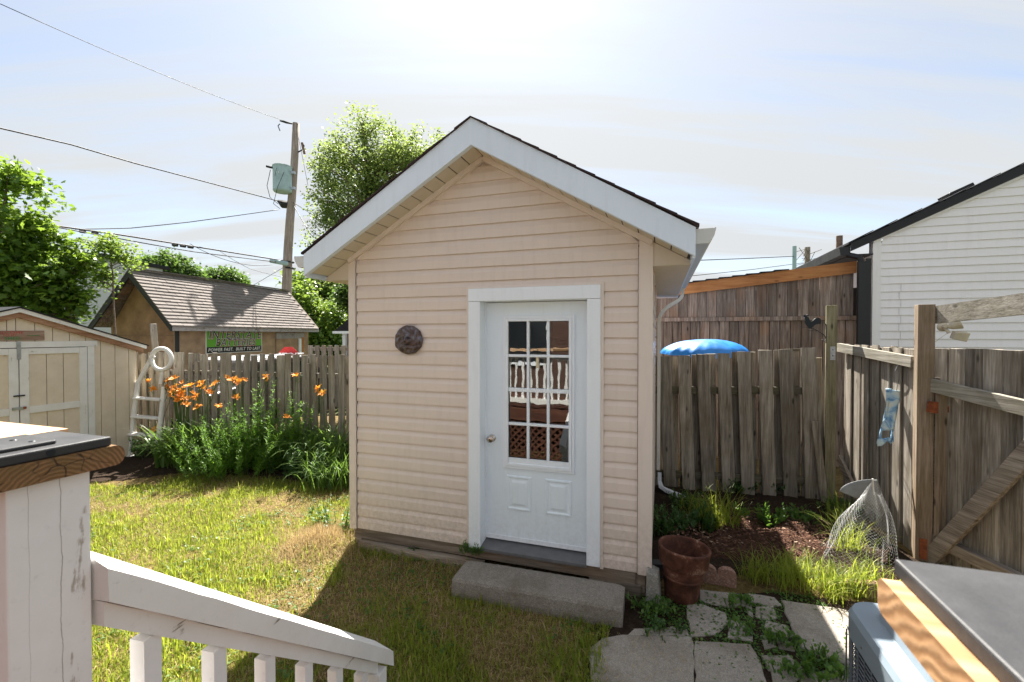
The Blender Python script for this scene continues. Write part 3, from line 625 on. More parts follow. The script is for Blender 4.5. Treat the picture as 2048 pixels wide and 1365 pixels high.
# flat ribbed soffits and triangular closures
for s_,xa,xb in ((1,W+.002,W+.262),(-1,-.262,-.002)):
    nr=36; v=[];f=[]
    for i in range(nr):
        ya=.012+i*(YB-.02)/nr; yb=ya+(YB-.02)/nr
        for yy,zz_ in ((ya,2.518),(ya+.010,2.510),(yb-.014,2.510),(yb-.004,2.518)): v+=[(xa,yy,zz_),(xb,yy,zz_)]
    f=[(2*i,2*i+1,2*i+3,2*i+2) for i in range(len(v)//2-1)]
    MB().add(v,f).build('eave_soffit',M['soffit'],shed)
    p=[(W,2.512),(W+.262,2.512),(W+.262,fb(W+.262)+.004),(W,fb(W)+.004)] if s_>0 else [(0,2.512),(-.262,2.512),(-.262,fb(-.262)+.004),(0,fb(0)+.004)]
    MB().prism(p,'y',-.004,.010).build('soffit_return',M['soffit'],shed)
    # K-style gutter
    g0=CX+s_*1.637
    gp_=[(0,0),(.082,0),(.088,.02),(.118,.055),(.128,.098),(.128,.104),(.118,.104),(.116,.096),(.108,.058),(.079,.024),(.074,.006),(.004,.006),(.004,.10),(0,.10)]
    mb=MB(); mb.prism([(g0+s_*a,b+2.612) for a,b in gp_],'y',-OH+.012,YB-.02)
    for yy in (-OH+.008,YB-.02): mb.prism([(g0,2.612),(g0+s_*.082,2.612),(g0+s_*.118,2.668),(g0+s_*.128,2.712),(g0,2.712)],'y',yy,yy+.004)
    mb.build('gutter',M['gutter'],shed)
# downspout (right side)
def spoutmesh(pts,wd=.062,th=.045):
    mb=MB(); rr=[];n=16
    pts=[Vector(p) for p in pts]; v=[];f=[]
    for i,p in enumerate(pts):
        d=(pts[min(i+1,len(pts)-1)]-pts[max(0,i-1)]).normalized(); x=Vector((0,1,0)); x=(x-d*x.dot(d)).normalized(); y=d.cross(x)
        for k in range(n):
            a=2*math.pi*k/n; r=1/max(abs(math.cos(a)),abs(math.sin(a)))*(1 if k%2 else .94)*.9; v.append(p+x*math.cos(a)*r*wd/2+y*math.sin(a)*r*th/2)
    for i in range(len(pts)-1):
        for k in range(n): f.append((i*n+k,i*n+(k+1)%n,(i+1)*n+(k+1)%n,(i+1)*n+k))
    return mb.add(v,f)
gx=CX+1.637+.05
spoutmesh([(gx,2.82,2.615),(gx,2.82,2.55),(gx-.01,2.80,2.50),(gx-.05,2.75,2.45),(gx-.20,2.58,2.35),(W+.07,2.47,2.28),(W+.04,2.42,2.22),(W+.035,2.40,2.15),(W+.035,2.40,1.86),(W+.035,2.40,1.2),(W+.035,2.40,.30)]).build('downspout',M['spout'],shed)
B(W+.0,W+.008,2.36,2.44,.33,.36).build('spout_strap',M['steel'],shed)
spoutmesh([(W+.05,2.36,.27),(W+.05,2.36,.17),(W+.07,2.32,.11),(W+.14,2.28,.085),(W+.36,2.20,.04)],.075,.05).build('spout_outlet',M['frame_white'],shed)

# ---- plaque on the siding
N1,N2=54,96; rr=np.linspace(0,1,N1); th=np.linspace(0,2*np.pi,N2,endpoint=False); RR,TH=np.meshgrid(rr,th,indexing='ij')
px_=RR*np.cos(TH); pz_=RR*np.sin(TH)
hgt=.30*np.sqrt(np.clip(1-RR**2,0,1))*.5
rays=np.abs(np.sin(TH*4.5+1.6*np.sin(RR*5)))*np.clip((RR-.35)/.3,0,1)*(1-np.clip((RR-.88)/.12,0,1)); hgt+=.075*rays
def gb(x,z,sx,sz,a): q_=1.3; return a*np.exp(-(((px_-x*q_)/(sx*q_))**2+((pz_-z*q_)/(sz*q_))**2))
hgt+=gb(0,.0,.30,.42,.26)+gb(0,.32,.26,.16,.08)+gb(0,-.02,.055,.16,.18)+gb(-.15,-.10,.10,.08,.08)+gb(.15,-.10,.10,.08,.08)
hgt-=gb(-.13,.09,.07,.045,.16)+gb(.13,.09,.07,.045,.16)+gb(0,-.25,.12,.025,.16); hgt+=gb(0,-.20,.16,.03,.07)+gb(0,-.30,.11,.03,.08)+gb(0,-.42,.12,.10,.10)
for s_ in (-1,1): hgt+=gb(s_*.13,.17,.10,.03,.10)
hgt+=.05*(fbm(px_*6+20,pz_*6+20)-.5)
rad=.137*(1+(.010*np.sin(TH*11+1)+.006*np.sin(TH*23)+.07*np.exp(-((TH-3.65)/.2)**2))*np.clip((RR-.6)/.4,0,1))
V=np.stack([px_*rad,-.012-hgt*.13,pz_*rad*.94],-1).reshape(-1,3)
idx=np.arange(N1*N2).reshape(N1,N2); q=np.stack([idx[:-1],np.roll(idx[:-1],-1,1),np.roll(idx[1:],-1,1),idx[1:]],-1).reshape(-1,4)
back=V[idx[-1]].copy(); back[:,1]=.004; V=np.vstack([V,back]); bi=np.arange(N2)+N1*N2
q=np.vstack([q,np.stack([idx[-1],np.roll(idx[-1],-1),np.roll(bi,-1),bi],-1)])
pl=npmesh('wall_plaque',V,q,M['plaque'],smooth=True,label='round dark cast plaque of a leafy bearded face hung on the tan siding',cat='plaque')
pl.matrix_world=Matrix.Translation(SO)@Matrix.Rotation(-YAW,4,'Z')@Matrix.Translation((.645,-.012,1.953))
# ---- concrete step
def local(x,y,z): return Matrix.Translation(SO)@Matrix.Rotation(-YAW,4,'Z')@Vector((x,y,z))
P0=gp(902,1196); P1=gp(1245,1261); ang=math.atan2(P1.y-P0.y,P1.x-P0.x); Ls=(P1-P0).length
nx,nz=60,10
mb=MB(); prof=[(0,-.02),(-.004,.05),(.0,.095),(.004,.125),(.014,.142),(.034,.150),(.28,.153),(.30,.148),(.30,-.02)]
v=[];f=[]
for i in range(nx+1):
    x_=Ls*i/nx; e=.012*(math.exp(-i/1.2)+math.exp(-(nx-i)/1.2))
    for y_,z_ in prof: v.append((x_+(0),y_+e*(1 if y_<.15 else -1)+random.uniform(-.0015,.0015),z_-e*(z_>.1)+random.uniform(-.0015,.0015)-.018*i/nx*(z_>.05)*0))
k_=len(prof)
for i in range(nx):
    for j in range(k_-1): f.append((i*k_+j,(i+1)*k_+j,(i+1)*k_+j+1,i*k_+j+1))
f+=[tuple(range(k_)),tuple(range(nx*k_+k_-1,nx*k_-1,-1))]
mb.add(v,f).build('concrete_step',M['concrete'],loc=P0,rot=(0,0,ang),label='worn grey concrete step slab in front of the white shed door',cat='step')

# ================================================================ CHAINS OF BOARDS
def board(wd,th,h,lean=0,twist=0,ch=.004,bow=0):
    a=Vector((0,0,0)); m=MB(); h0,t=wd/2,th/2
    pr=[(-h0+ch,-t),(h0-ch,-t),(h0,-t+ch),(h0,t-ch),(h0-ch,t),(-h0+ch,t),(-h0,t-ch),(-h0,-t+ch)]
    v=[];n=8; S=3
    for i in range(S):
        z=h*i/(S-1); tw=twist*i/(S-1); bx=bow*math.sin(math.pi*i/(S-1)); c,s=math.cos(tw),math.sin(tw)
        for p,q in pr: v.append((c*p-s*q+bx+lean*z/h if h else 0,s*p+c*q+bx*.5,z+(random.uniform(-.004,.004) if i==S-1 else 0)))
    f=[(k*n+i,k*n+(i+1)%n,(k+1)*n+(i+1)%n,(k+1)*n+i) for k in range(S-1) for i in range(n)]+[tuple(range(n-1,-1,-1)),tuple(range((S-1)*n,S*n))]
    return m.add(v,f)
# ---- right-hand board fence behind the shed
yw=math.atan2(5.804-5.416,3.609-1.985)
fr_=thing('board_fence','dark weathered shadowbox board fence behind the garden bed, blue tarp showing above it','fence',(1.985,5.804,0),-yw)
def ftop(x): return 1.725+.07*max(x,0)
for i in range(9):
    x_=-.255+i*.233+random.uniform(-.008,.008)+.025; h=ftop(x_)+random.uniform(-.012,.012)
    if x_>1.72: break
    board(.150,.019,h,-.075+random.uniform(-.02,.02),random.uniform(-.06,.06)).build('fence_board',M['fence'],fr_,loc=(x_+.05,-.03,.0))
for i in range(15):
    x_=-.60+i*.158+random.uniform(-.012,.012); h=ftop(x_)-.01+random.uniform(-.01,.01)
    if x_>1.62: break
    board(.138,.019,h,random.uniform(-.03,-.01),0).build('fence_board',M['fence'],fr_,loc=(x_+.06,.062,.0))
for z_ in (.18,1.27): MB().bar((-.6,.016,z_),(1.66,.016,z_+.05),.088,.04,up=(0,1,0)).build('fence_rail',M['fence_rail'],fr_)
MB().bar((1.38,.03,1.81),(1.56,.05,1.815),.02,.03).build('rail_cap',M['fence_rail'],fr_)
# stray boards near the post
for (x0,y0_,x1,y1_,Yd,wd,lb) in ((1637,716,1646,990,5.42,.075,'grey fence board set upright left of the rooster post'),(1630,843,1650,1000,5.30,.088,'short broken board leaning at the foot of the rooster post')):
    a=at(x0,y0_,Yd); b=at(x1,y1_,Yd); b.z=max(b.z,0.0); 
    o=board(wd,.018,a.z,(a.x-b.x),0).build('loose_board',M['fence'],loc=(b.x,Yd,0),label=lb,cat='board')
# ---- post with the rooster
pp=gp(1660,1000); pp=Vector((at(1662,700,5.35).x,5.35,0))
rp=thing('fence_post','olive green-stained square post carrying the black rooster hook','post',pp,-.55)
B(-.053,.053,-.053,.053,0,2.345).build('post_shaft',M['opost'],rp,bevel=.004)
B(-.01,.04,-.057,-.0535,1.70,1.86).build('post_bracket',M['steel'],rp)
for z_ in (1.75,1.82): MB().lathe([(0,0),(.007,0),(.006,.004),(0,.005)],8).build('screw',M['iron'],rp,loc=(.015,-.0575,z_),rot=(math.pi/2,0,0))
# rooster silhouette, traced plate of real thickness
rs=thing('rooster_hook','black iron rooster silhouette on a curled wire bracket beside the olive post','garden ornament',at(1650,650,5.26))
def rz_(x,y,Y=5.26):
    p=at(1580+x*120/1365,600+y*120/1365,Y)-Vector(rs.location); return (p.x,p.z)
poly=[(312,345),(350,340),(370,350),(395,336),(418,348),(410,365),(385,362),(388,385),(420,400),(440,440),(450,478),(480,492),(515,480),(545,445),(580,415),(640,408),(685,430),(706,475),(700,530),(680,560),(655,535),(640,555),(600,560),(560,575),(530,600),(505,630),(490,655),(430,655),(415,620),(385,590),(355,545),(340,500),(345,455),(322,440),(325,420),(340,410),(322,398),(312,375)]
MB().prism([rz_(*p) for p in poly],'y',-.004,.004).build('rooster_plate',M['iron'],rs)
def w3(pts,Y=5.26): return [at(1580+x*120/1365,600+y*120/1365,Y)-Vector(rs.location) for x,y in pts]
MB().tube(w3([(470,655),(520,650),(600,690),(680,740),(760,790),(810,850),(820,900),(790,935),(745,930),(730,910)]),.0045,6).build('wire_bracket',M['iron'],rs)
MB().tube(w3([(760,520),(800,540),(820,580),(825,700),(822,860),(820,990)]),.005,6).build('wire_bracket',M['iron'],rs)
MB().tube(w3([(415,705),(500,700),(600,705),(650,720)]),.003,6).build('wire_bracket',M['iron'],rs)
MB().tube(w3([(230,615),(300,625),(400,625),(455,655)]),.0025,6).build('wire_bracket',M['iron'],rs)

# ---- left-hand picket fence
fl=thing('picket_fence','long grey weathered picket fence behind the orange daylilies','fence',(-2.2,6.80,0),-.2346)
random.seed(21)
i=0; x_=-5.2
while x_<1.6:
    wd=random.uniform(.098,.122); h=1.685+random.uniform(-.018,.018); ln=random.uniform(-.035,.035)
    if x_<-4.35: ln-=.10
    board(wd,.018,h,ln,random.uniform(-.1,.1)).build('picket',M['fence_left'],fl,loc=(x_,-.03,0))
    if random.random()<1.1: board(random.uniform(.08,.11),.018,h-.03,random.uniform(-.03,.03)).build('picket',M['fence_left'],fl,loc=(x_+.078,.055,0))
    x_+=random.uniform(.150,.172)
for z_ in (.35,1.36): MB().bar((-5.3,.013,z_),(1.65,.013,z_),.075,.04,up=(0,1,0)).build('fence_rail',M['fence_left'],fl)
for x_ in (-3.1,-.98): B(x_-.035,x_+.035,-.075,-.041,0,1.55).build('fence_post',M['fence'],fl)
a=at(291,648,7.9); board(.115,.03,a.z,-.16,0).build('leaning_plank',M['fence_left'],loc=(a.x+.20,8.02,0),label='weathered plank leaning up above the picket fence behind the white ladder',cat='plank')
# far short picket fence
ff=thing('far_picket_fence','distant grey picket fence seen past the garage corner','fence',(at(616,700,12.5).x,12.5,0),-.1)
for i in range(14): board(.13,.02,1.70,0,0).build('picket',M['fence_left'],ff,loc=(.09+i*.19,-.02,0))
for z_ in (.4,1.6): B(0,2.75,0,.04,z_-.05,z_+.05).build('fence_rail',M['fence_left'],ff)

# ---- side fence and gate (right)
P=Vector((4.02,5.45,0)); Q=Vector((3.685,4.08,0)); d=(Q-P); Lf=d.length; az=math.atan2(d.y,d.x)
sf=thing('side_fence','sunlit board fence with a pale top rail, between the olive post and the gate post','fence',P,az)
nb=15
for i in range(nb):
    x_=.05+i*(Lf-.06)/(nb-1); board(.125 if i%2 else .12,.018,1.875+random.uniform(-.012,.012),random.uniform(-.03,.01),random.uniform(-.1,.1)).build('fence_board',M['gate'],sf,loc=(x_+random.uniform(-.01,.01),(.0 if i%2 else .02),0))
MB().bar((-.04,-.035,1.845),(Lf,-.035,1.752),.10,.04,up=(0,1,0)).build('top_rail',M['gate_rail'],sf)
MB().bar((.0,-.035,.50),(.65,-.04,.03),.10,.035,up=(0,1,0)).build('bottom_brace',M['brace'],sf)
gpst=thing('gate_post','tall square brown gate post with the rusty latch and top beam','post',(3.66,3.99,0),-.5)
B(-.058,.058,-.058,.058,0,2.265).build('post_shaft',M['gpost'],gpst,bevel=.004)
B(-.03,.02,-.066,-.0585,.02,.20).build('hinge_plate',M['rust'],gpst)
bm=MB().bar((3.73,3.97,2.172),(3.62,2.55,2.265),.152,.045,up=(1,0,0)); bm.build('top_beam',M['gate_rail_y'],gpst).matrix_parent_inverse=gpst.matrix_world.inverted() if False else Matrix.Identity(4)
tb=[o for o in gpst.children if o.name.startswith('top_beam')][0]
Mi=(Matrix.Translation((3.66,3.99,0))@Matrix.Rotation(-.5,4,'Z')).inverted()
tb.data.transform(Mi)
lt=MB(); lt.prism([(-.03,-.045),(.03,-.052),(.10,-.025),(.135,-.03),(.135,.03),(.10,.02),(.04,.05),(-.03,.045)],'y',-.006,.004)
lt.build('rusty_latch',M['rust'],loc=(3.64,3.895,1.372),rot=(0,.12,-.3),label='rust-brown strap latch bolted across the gate post',cat='latch')
# gate
random.seed(3)
gt=thing('wooden_gate','weathered plank gate with pale rail and long diagonal brace at the right edge','gate',(3.715,3.93,0),-math.pi/2-.02)
B(-.06,.0,-.04,.035,.04,1.62).build('gate_stile',M['brace'],gt); B(.025,.075,-.03,.03,.04,1.60).build('gate_stile',M['gpost'],gt)
for i in range(10):
    x_=-.045+i*.146; board(.140,.018,1.85+random.uniform(-.008,.008),random.uniform(-.008,.008),random.uniform(-.03,.03)).build('gate_board',M['gate'],gt,loc=(x_+.03,.05,.03))
MB().bar((-.08,-.035,1.565),(1.55,-.035,1.385),.115,.04,up=(0,1,0),ch=.004).build('gate_rail',M['gate_rail'],gt)
MB().bar((-.02,-.035,.0),(.92,-.035,1.42),.125,.04,up=(0,1,0),ch=.004).build('gate_brace',M['brace'],gt)
B(.0,1.5,-.03,.04,.16,.25).build('gate_rail',M['brace'],gt)
# ================================================================ TEXT
def text(body,size,m,par,loc,name='lettering',rot=(math.pi/2,0,0),shear=0,off=0,ext=.001,sx=1,align='CENTER'):
    c=bpy.data.curves.new(name,'FONT'); c.body=body; c.size=size; c.shear=shear; c.offset=off; c.extrude=ext; c.align_x=align; c.space_character=1.12; c.align_y='CENTER'
    tmp=bpy.data.objects.new(name,c); COL.objects.link(tmp); me=bpy.data.meshes.new_from_object(tmp.evaluated_get(bpy.context.evaluated_depsgraph_get())); bpy.data.objects.remove(tmp); bpy.data.curves.remove(c)
    o=bpy.data.objects.new(name,me); COL.objects.link(o); me.materials.clear(); me.materials.append(m); o.parent=par; o.location=loc; o.rotation_euler=rot; o.scale=(sx,1,1); return o
# ================================================================ LEFT PLANK SHED
LO=Vector((-6.106,7.302,0))-Vector((math.sin(YAW),math.cos(YAW),0))*1.42
ls=thing('plank_shed','low cream-painted double-door shed at the left edge, with the WELCOME board over its doors','shed',LO,math.pi/2-YAW)
def lz(x): return 2.30-.345*abs(x)
gx_=[-1.42,-1.24,-1.05,-.86,-.67,-.48,-.29,-.10,-.013,.177,.365,.553,.745,.93,1.12,1.31,1.42]
for a,b in zip(gx_,gx_[1:]):
    a_,b_=a+.004,b-.004
    if b<-.74 or a>.74: zb=.06
    else: zb=1.86
    pts=[(a_,zb),(b_,zb),(b_,lz(b_)-.03),(a_,lz(a_)-.03)]
    if a<0<b: pts=[(a_,zb),(b_,zb),(b_,lz(b_)-.03),(0,lz(0)-.03),(a_,lz(a_)-.03)]
    MB().prism(pts,'y',0,.014).build('siding_panel',M['shedtan'],ls)
MB().prism([(-1.41,.05),(1.41,.05),(1.41,lz(1.41)-.05),(0,lz(0)-.05),(-1.41,lz(1.41)-.05)],'y',.03,.034).build('backing_wall',M['interior'],ls)
B(-1.42,-1.40,.014,1.9,.05,1.80).build('side_wall',M['shedtan'],ls); B(1.40,1.42,.014,1.9,.05,1.80).build('side_wall',M['shedtan'],ls); B(-1.42,1.42,1.9,1.92,.05,1.80).build('back_wall',M['shedtan'],ls)
for s_ in (-1,1):
    MB().prism([(0,lz(0)-.075),(s_*1.50,lz(1.50)-.075),(s_*1.50,lz(1.5)-.005),(0,lz(0)-.005)],'y',-.045,-.002).build('rake_board',M['capwood'] if False else wood('rake_wood',(.22,.11,.06),(.36,.2,.12),(.45,.29,.19),'x',var=.02,knots=False),ls)
    MB().prism([(0,lz(0)-.004),(s_*1.53,lz(1.53)-.004),(s_*1.53,lz(1.53)+.048),(0,lz(0)+.05)],'y',-.072,-.01).build('drip_trim',M['shedwhitex'],ls)
    MB().prism([(0,lz(0)+.051),(s_*1.56,lz(1.56)+.051),(s_*1.56,lz(1.56)+.065),(0,lz(0)+.07)],'y',-.085,2.0).build('roof_sheet',M['shingle_b'],ls)
B(-.88,.88,-.022,-.001,1.825,1.905).build('door_header',M['shedwhitex'],ls)
for s_ in (-1,1): B(min(s_*.755,s_*.84),max(s_*.755,s_*.84),-.022,-.001,.05,1.822).build('door_casing',M['shedwhite'],ls)
for s_ in (-1,1):
    dr=MB(); x0,x1=(.006,.745)
    if s_<0: x0,x1=-.745,-.006
    st=[(x0+.09,x0+.28),(x0+.288,x0+.465),(x0+.473,x1-.09)]
    d0=B(st[0][0],st[0][1],-.008,.006,.14,1.74).build('door',M['shedtan'],ls)
    for a,b in st[1:]: B(a,b,-.008,.006,.14,1.74).build('door_panel',M['shedtan'],d0)
    for a,b in ((x0,x0+.092),(x1-.092,x1)): B(a,b,-.028,-.0085,.05,1.815).build('door_stile',M['shedwhite'],d0)
    for z0,z1 in ((1.735,1.815),(.94,1.03),(.05,.14)): B(x0+.0935,x1-.0935,-.026,-.0085,z0,z1).build('door_rail',M['shedwhitex'],d0)
lk=thing('door_latch','rusty sliding latch joining the two cream shed doors at mid height','latch'); lk.matrix_world=Matrix.Translation(LO)@Matrix.Rotation(math.pi/2-YAW,4,'Z')@Matrix.Translation((0,-.03,1.05))
MB().bar((-.06,-.008,.14),(.05,-.008,.14),.018,.012,up=(0,1,0)).build('bolt',M['iron'],lk)
B(-.075,.055,-.012,-.001,-.045,-.008).build('latch_plate',M['steel'],lk); B(.03,.06,-.02,-.0125,-.04,-.012).build('latch_knob',M['rust'],lk)
B(-.02,.02,-.006,.0,.62,.86).build('latch_stain_plate',M['steel'],lk)
ws=thing('welcome_board','brown wooden name board reading WELCOME in red over green words, above the cream shed doors','sign'); ws.matrix_world=Matrix.Translation(LO)@Matrix.Rotation(math.pi/2-YAW,4,'Z')@Matrix.Translation((-.08,-.001,1.985))@Matrix.Rotation(-.012,4,'Y')
B(-.37,.35,-.018,0,-.065,.065).build('board',M['signwood'],ws,bevel=.004)
text('WELCOME',.052,M['redpaint'],ws,(-.02,-.0195,.038),sx=1.15); text('TO MY',.034,M['redpaint'],ws,(.0,-.0195,.004),sx=1.2)
text('SHE  SHED',.052,M['greenpaint'],ws,(-.05,-.0195,-.036),sx=1.15,off=.001)
MB().tube([(.17,-.0195,.005),(.21,-.0195,-.004),(.25,-.0195,.003),(.30,-.0195,-.004)],.004,5).build('painted_vine',M['greenpaint'],ws)
# ================================================================ LADDER
ld=thing('pool_ladder','white resin pool ladder with one looped handrail leaning beside the cream shed','ladder',(-6.04,7.30,0))
def LP(px,py,Y): p=at(px,py,Y)-Vector((-6.04,7.30,0)); return p
def lY(py): return 7.20+ (912-py)/912*.55
pts=[(258,912),(270,820),(276,765),(300,722),(306,712)]
def lad(pts): return [LP(x,y,lY(y)) for x,y in pts]
for pr in ([(257,914),(276,765)],[(276,767),(306,712)]):
    a,b=lad(pr); MB().bar(a,b,.065,.055,up=(0,1,0),ch=.012).build('side_rail',M['ladder'],ld)
a,b=lad([(313,914),(328,774)]); MB().bar(a,b,.06,.055,up=(0,1,0),ch=.012).build('side_rail',M['ladder'],ld)
cx,cy,r1=323,719,20
ring=[(cx+r1*math.cos(t),cy-r1*1.08*math.sin(t)) for t in np.linspace(math.pi*1.02,-math.pi*.98,30)]
pr=lad([(300,724),(303,714)]+ring[2:])
MB().tube(pr,.034,10).build('loop_handrail',M['ladder'],ld,smooth=True)
a,b=lad([(325,742),(321,768)]); MB().bar(a,b,.05,.04,up=(0,1,0),ch=.01).build('loop_end',M['ladder'],ld)
for xa,xb,y_ in ((272,325,796),(268,319,833),(262,314,868)):
    a,b=lad([(xa,y_),(xb,y_+4)]); MB().bar(a,b,.14,.03,up=(0,0,1),ch=.006).build('ladder_step',M['ladder'],ld)
a,b=lad([(256,912),(282,915)]); MB().bar(a,b,.08,.03,up=(0,0,1)).build('foot',M['ladder'],ld)
# ================================================================ NEIGHBOUR'S BROWN GARAGE
GY=.187
gr=thing('brown_garage','brown rendered garage with a steep weathered shingle roof and green battery sign','garage',(-8.61,11.40,0),math.pi/2-GY)
# local x runs away along the eave wall, local y into the building (to the left)
WG=2.54; LG=6.1; ez=2.25; rz2=3.67; hw=WG/2
def gpr(s): return ez+(rz2-ez)*s/hw
B(.0+.30,LG-.28,.25,.29,0,2.22).build('wall',M['stucco2'],gr)
MB().prism([(.29,0),(WG-.29,0),(WG-.29,ez),(hw,rz2-.06),(.29,ez+.2)],'x',.30,.34).build('gable_wall',M['stucco'],gr)
MB().bar((.295,.27,1.98),(.295,WG-.3,1.98),.015,.012,up=(1,0,0)).build('render_joint',M['signwood'],gr)
B(LG-.32,LG-.28,.29,WG-.29,0,2.22).build('wall',M['stucco2'],gr); B(.30,LG-.28,WG-.29,WG-.25,0,2.22).build('wall',M['stucco2'],gr)
B(.29,.40,.225,.249,0,2.2).build('corner_post',M['blackplastic'],gr)
# doorway region at the far end
B(4.05,5.55,.225,.249,1.86,2.06).build('door_lintel',M['fasciagrey'],gr); B(5.22,5.34,.20,.249,0,1.855).build('door_frame',M['frame_white'],gr); B(5.345,5.50,.21,.249,0,1.9).build('door_frame',M['cedar'],gr)
B(4.02,4.06,.235,.249,0,1.85).build('door_frame',M['signwood'],gr)
# eave board, rake boards
MB().prism([(-.005,ez-.155),(-.005,ez-.005),(.02,ez-.005),(.02,ez-.155)],'x',.0,LG).build('eave_board',M['fasciagrey'],gr)
for y0_,y1_ in ((0,hw),(WG,hw)):
    sg=1 if y0_==0 else -1
    MB().prism([(y0_,ez-.17),(y0_,ez+.0),(y1_,rz2+.0),(y1_,rz2-.20)],'x',-.05,.0-.003).build('rake_board',M['blackplastic'],gr)
    MB().prism([(y0_,ez-.03),(y0_,ez+.0),(y1_,rz2),(y1_,rz2-.03)],'x',.0,LG).build('roof_deck',M['fasciagrey'] if False else M['barn'],gr)
for k_ in range(4):  # exposed rafters under the gable overhang, near side and far side
    s_=.2+.27*k_
    for yy in (s_,WG-s_):
        zz_=gpr(min(yy,WG-yy)); B(.0,.29,yy-.02,yy+.02,zz_-.14,zz_-.05).build('lookout',M['barn'],gr)
nrow=16; ntab=18; slen=math.hypot(hw,rz2-ez); run=(hw+.05)/nrow
tabs=[]
for v_ in range(3):
    m=MB(); wtab=LG/ntab; up=(rz2-ez)/hw*run
    m.prism([(0,-.008),(0,.026),(run+.02,up+.004),(run+.02,up-.01)],'x',.006,wtab-.006); 
    tabs.append(m)
tabmesh=None
for r_ in range(nrow):
    y_=-.05+r_*run; z_=ez-.05*(rz2-ez)/hw+r_*run*(rz2-ez)/hw+.018
    off=(r_%2)*.5*LG/ntab
    for t in range(ntab):
        x0=t*LG/ntab-(off if t>0 else 0)-.06
        if tabmesh is None: o=tabs[0].build('shingle',M['shingle_g'],gr); tabmesh=o
        else: o=share(tabmesh,gr)
        o.location=(x0,y_,z_+random.uniform(-.002,.003)); o.rotation_euler=(random.uniform(-.008,.008),0,random.uniform(-.006,.006))
        if t==0 and off: pass
# far slope: plain courses
for r_ in range(nrow):
    y_=WG+.05-r_*run; z_=ez-.05*(rz2-ez)/hw+r_*run*(rz2-ez)/hw+.012
    MB().prism([(y_,z_),(y_-run-.02,z_+(rz2-ez)/hw*run+.01),(y_-run-.02,z_+(rz2-ez)/hw*run),(y_,z_-.012)],'x',-.06,LG).build('shingle_course',M['shingle_g'],gr)
for t in range(12): B(-.06+t*LG/12,-.06+(t+1)*LG/12-.01,hw-.11,hw+.11,0,.015).build('ridge_cap',M['shingle_g'],gr,loc=(0,0,rz2+.045))
sg=thing('battery_sign','green INTERSTATE BATTERIES sign with a black slogan strip on the brown garage wall','sign')
sg.matrix_world=Matrix.Translation((-8.61,11.40,0))@Matrix.Rotation(math.pi/2-GY,4,'Z')@Matrix.Translation((2.30,.235,1.81))
B(-1.08,1.08,0,.012,-.36,.36).build('sign_border',M['signwhite'],sg); B(-1.05,1.05,-.004,-.0005,-.165,.345).build('green_panel',M['signgreen'],sg); B(-1.05,1.05,-.004,-.0005,-.34,-.167).build('black_panel',M['signblack'],sg)
for body,z_,sz,sx in (('INTERSTATE',.175,.335,.98),('BATTERIES',-.05,.305,.96)):
    text(body,sz,M['signblack'],sg,(0,-.0145,z_),shear=.22,off=.0,sx=sx); text(body,sz,M['signwhite'],sg,(0,-.0105,z_),shear=.22,off=.013,sx=sx); text(body,sz,M['signred'],sg,(0.012,-.0065,z_-.01),shear=.22,off=.017,sx=sx)
text('POWER FAST.  BUILT TO LAST.',.128,M['signwhite'],sg,(0,-.0065,-.255),shear=.2,off=.003,sx=1.03)
# stop sign and parked car behind the fence
ss=thing('stop_sign','red octagonal stop sign standing behind the picket fence before the brown garage','sign',at(577,712,11.2),.10)
oc=[(.24*math.cos(R(22.5+45*i)),.24*math.sin(R(22.5+45*i))) for i in range(8)]
MB().prism(oc,'y',0,.006).build('sign_face',M['signred'],ss); text('STOP',.19,M['signwhite'],ss,(0,-.002,-.0),off=.003)
B(-.02,.02,.007,.035,-1.48,.2).build('sign_post',M['steel'],ss)
car=thing('parked_car','parked car with a white roof behind the picket fence below the green sign, mostly hidden','car',(at(440,700,9.6).x,10.8,-.14),math.pi/2-.25)
prof=[(-2.1,.45),(-2.15,.75),(-2.0,.95),(-1.2,1.05),(-.75,1.55),(-.4,1.60),(.75,1.60),(1.0,1.55),(1.65,1.08),(2.1,1.0),(2.2,.8),(2.2,.45),(1.75,.40),(1.70,.60),(1.5,.70),(1.3,.60),(1.25,.40),(-1.15,.40),(-1.2,.6),(-1.4,.70),(-1.6,.6),(-1.65,.40)]
MB().prism(prof,'y',-.85,.85).build('body',plain('dark_car_body',(.055,.045,.042),.3),car,bevel=.05)
MB().prism([(-.72,1.57),(-.4,1.615),(.75,1.615),(.98,1.57),(.98,1.55),(-.72,1.55)],'y',-.80,.80).build('roof_panel',M['carwhite'],car,bevel=.01)
for a,b in ((-1.0,.15),(.22,1.35)): MB().prism([(a+ (.0 if a>0 else 0),1.1),(b,1.1),(b-(.38 if a>0 else 0),1.48),(a+(.35 if a<0 else 0),1.48)],'y',-.862,-.851).build('side_window',M['darkglass'],car)
for x_ in (-1.42,1.5):
    for y_ in (-.80,.62):
        wh=MB().lathe([(0,0),(.30,0),(.33,.03),(.33,.17),(.30,.2),(0,.2)],20); o=wh.build('wheel',M['blackplastic'],car,loc=(x_,y_+.1,.33),rot=(math.pi/2,0,0))
MB().bar((-.5,-.62,1.66),(1.0,-.62,1.66),.03,.03).build('roof_rail',M['carwhite'],car)
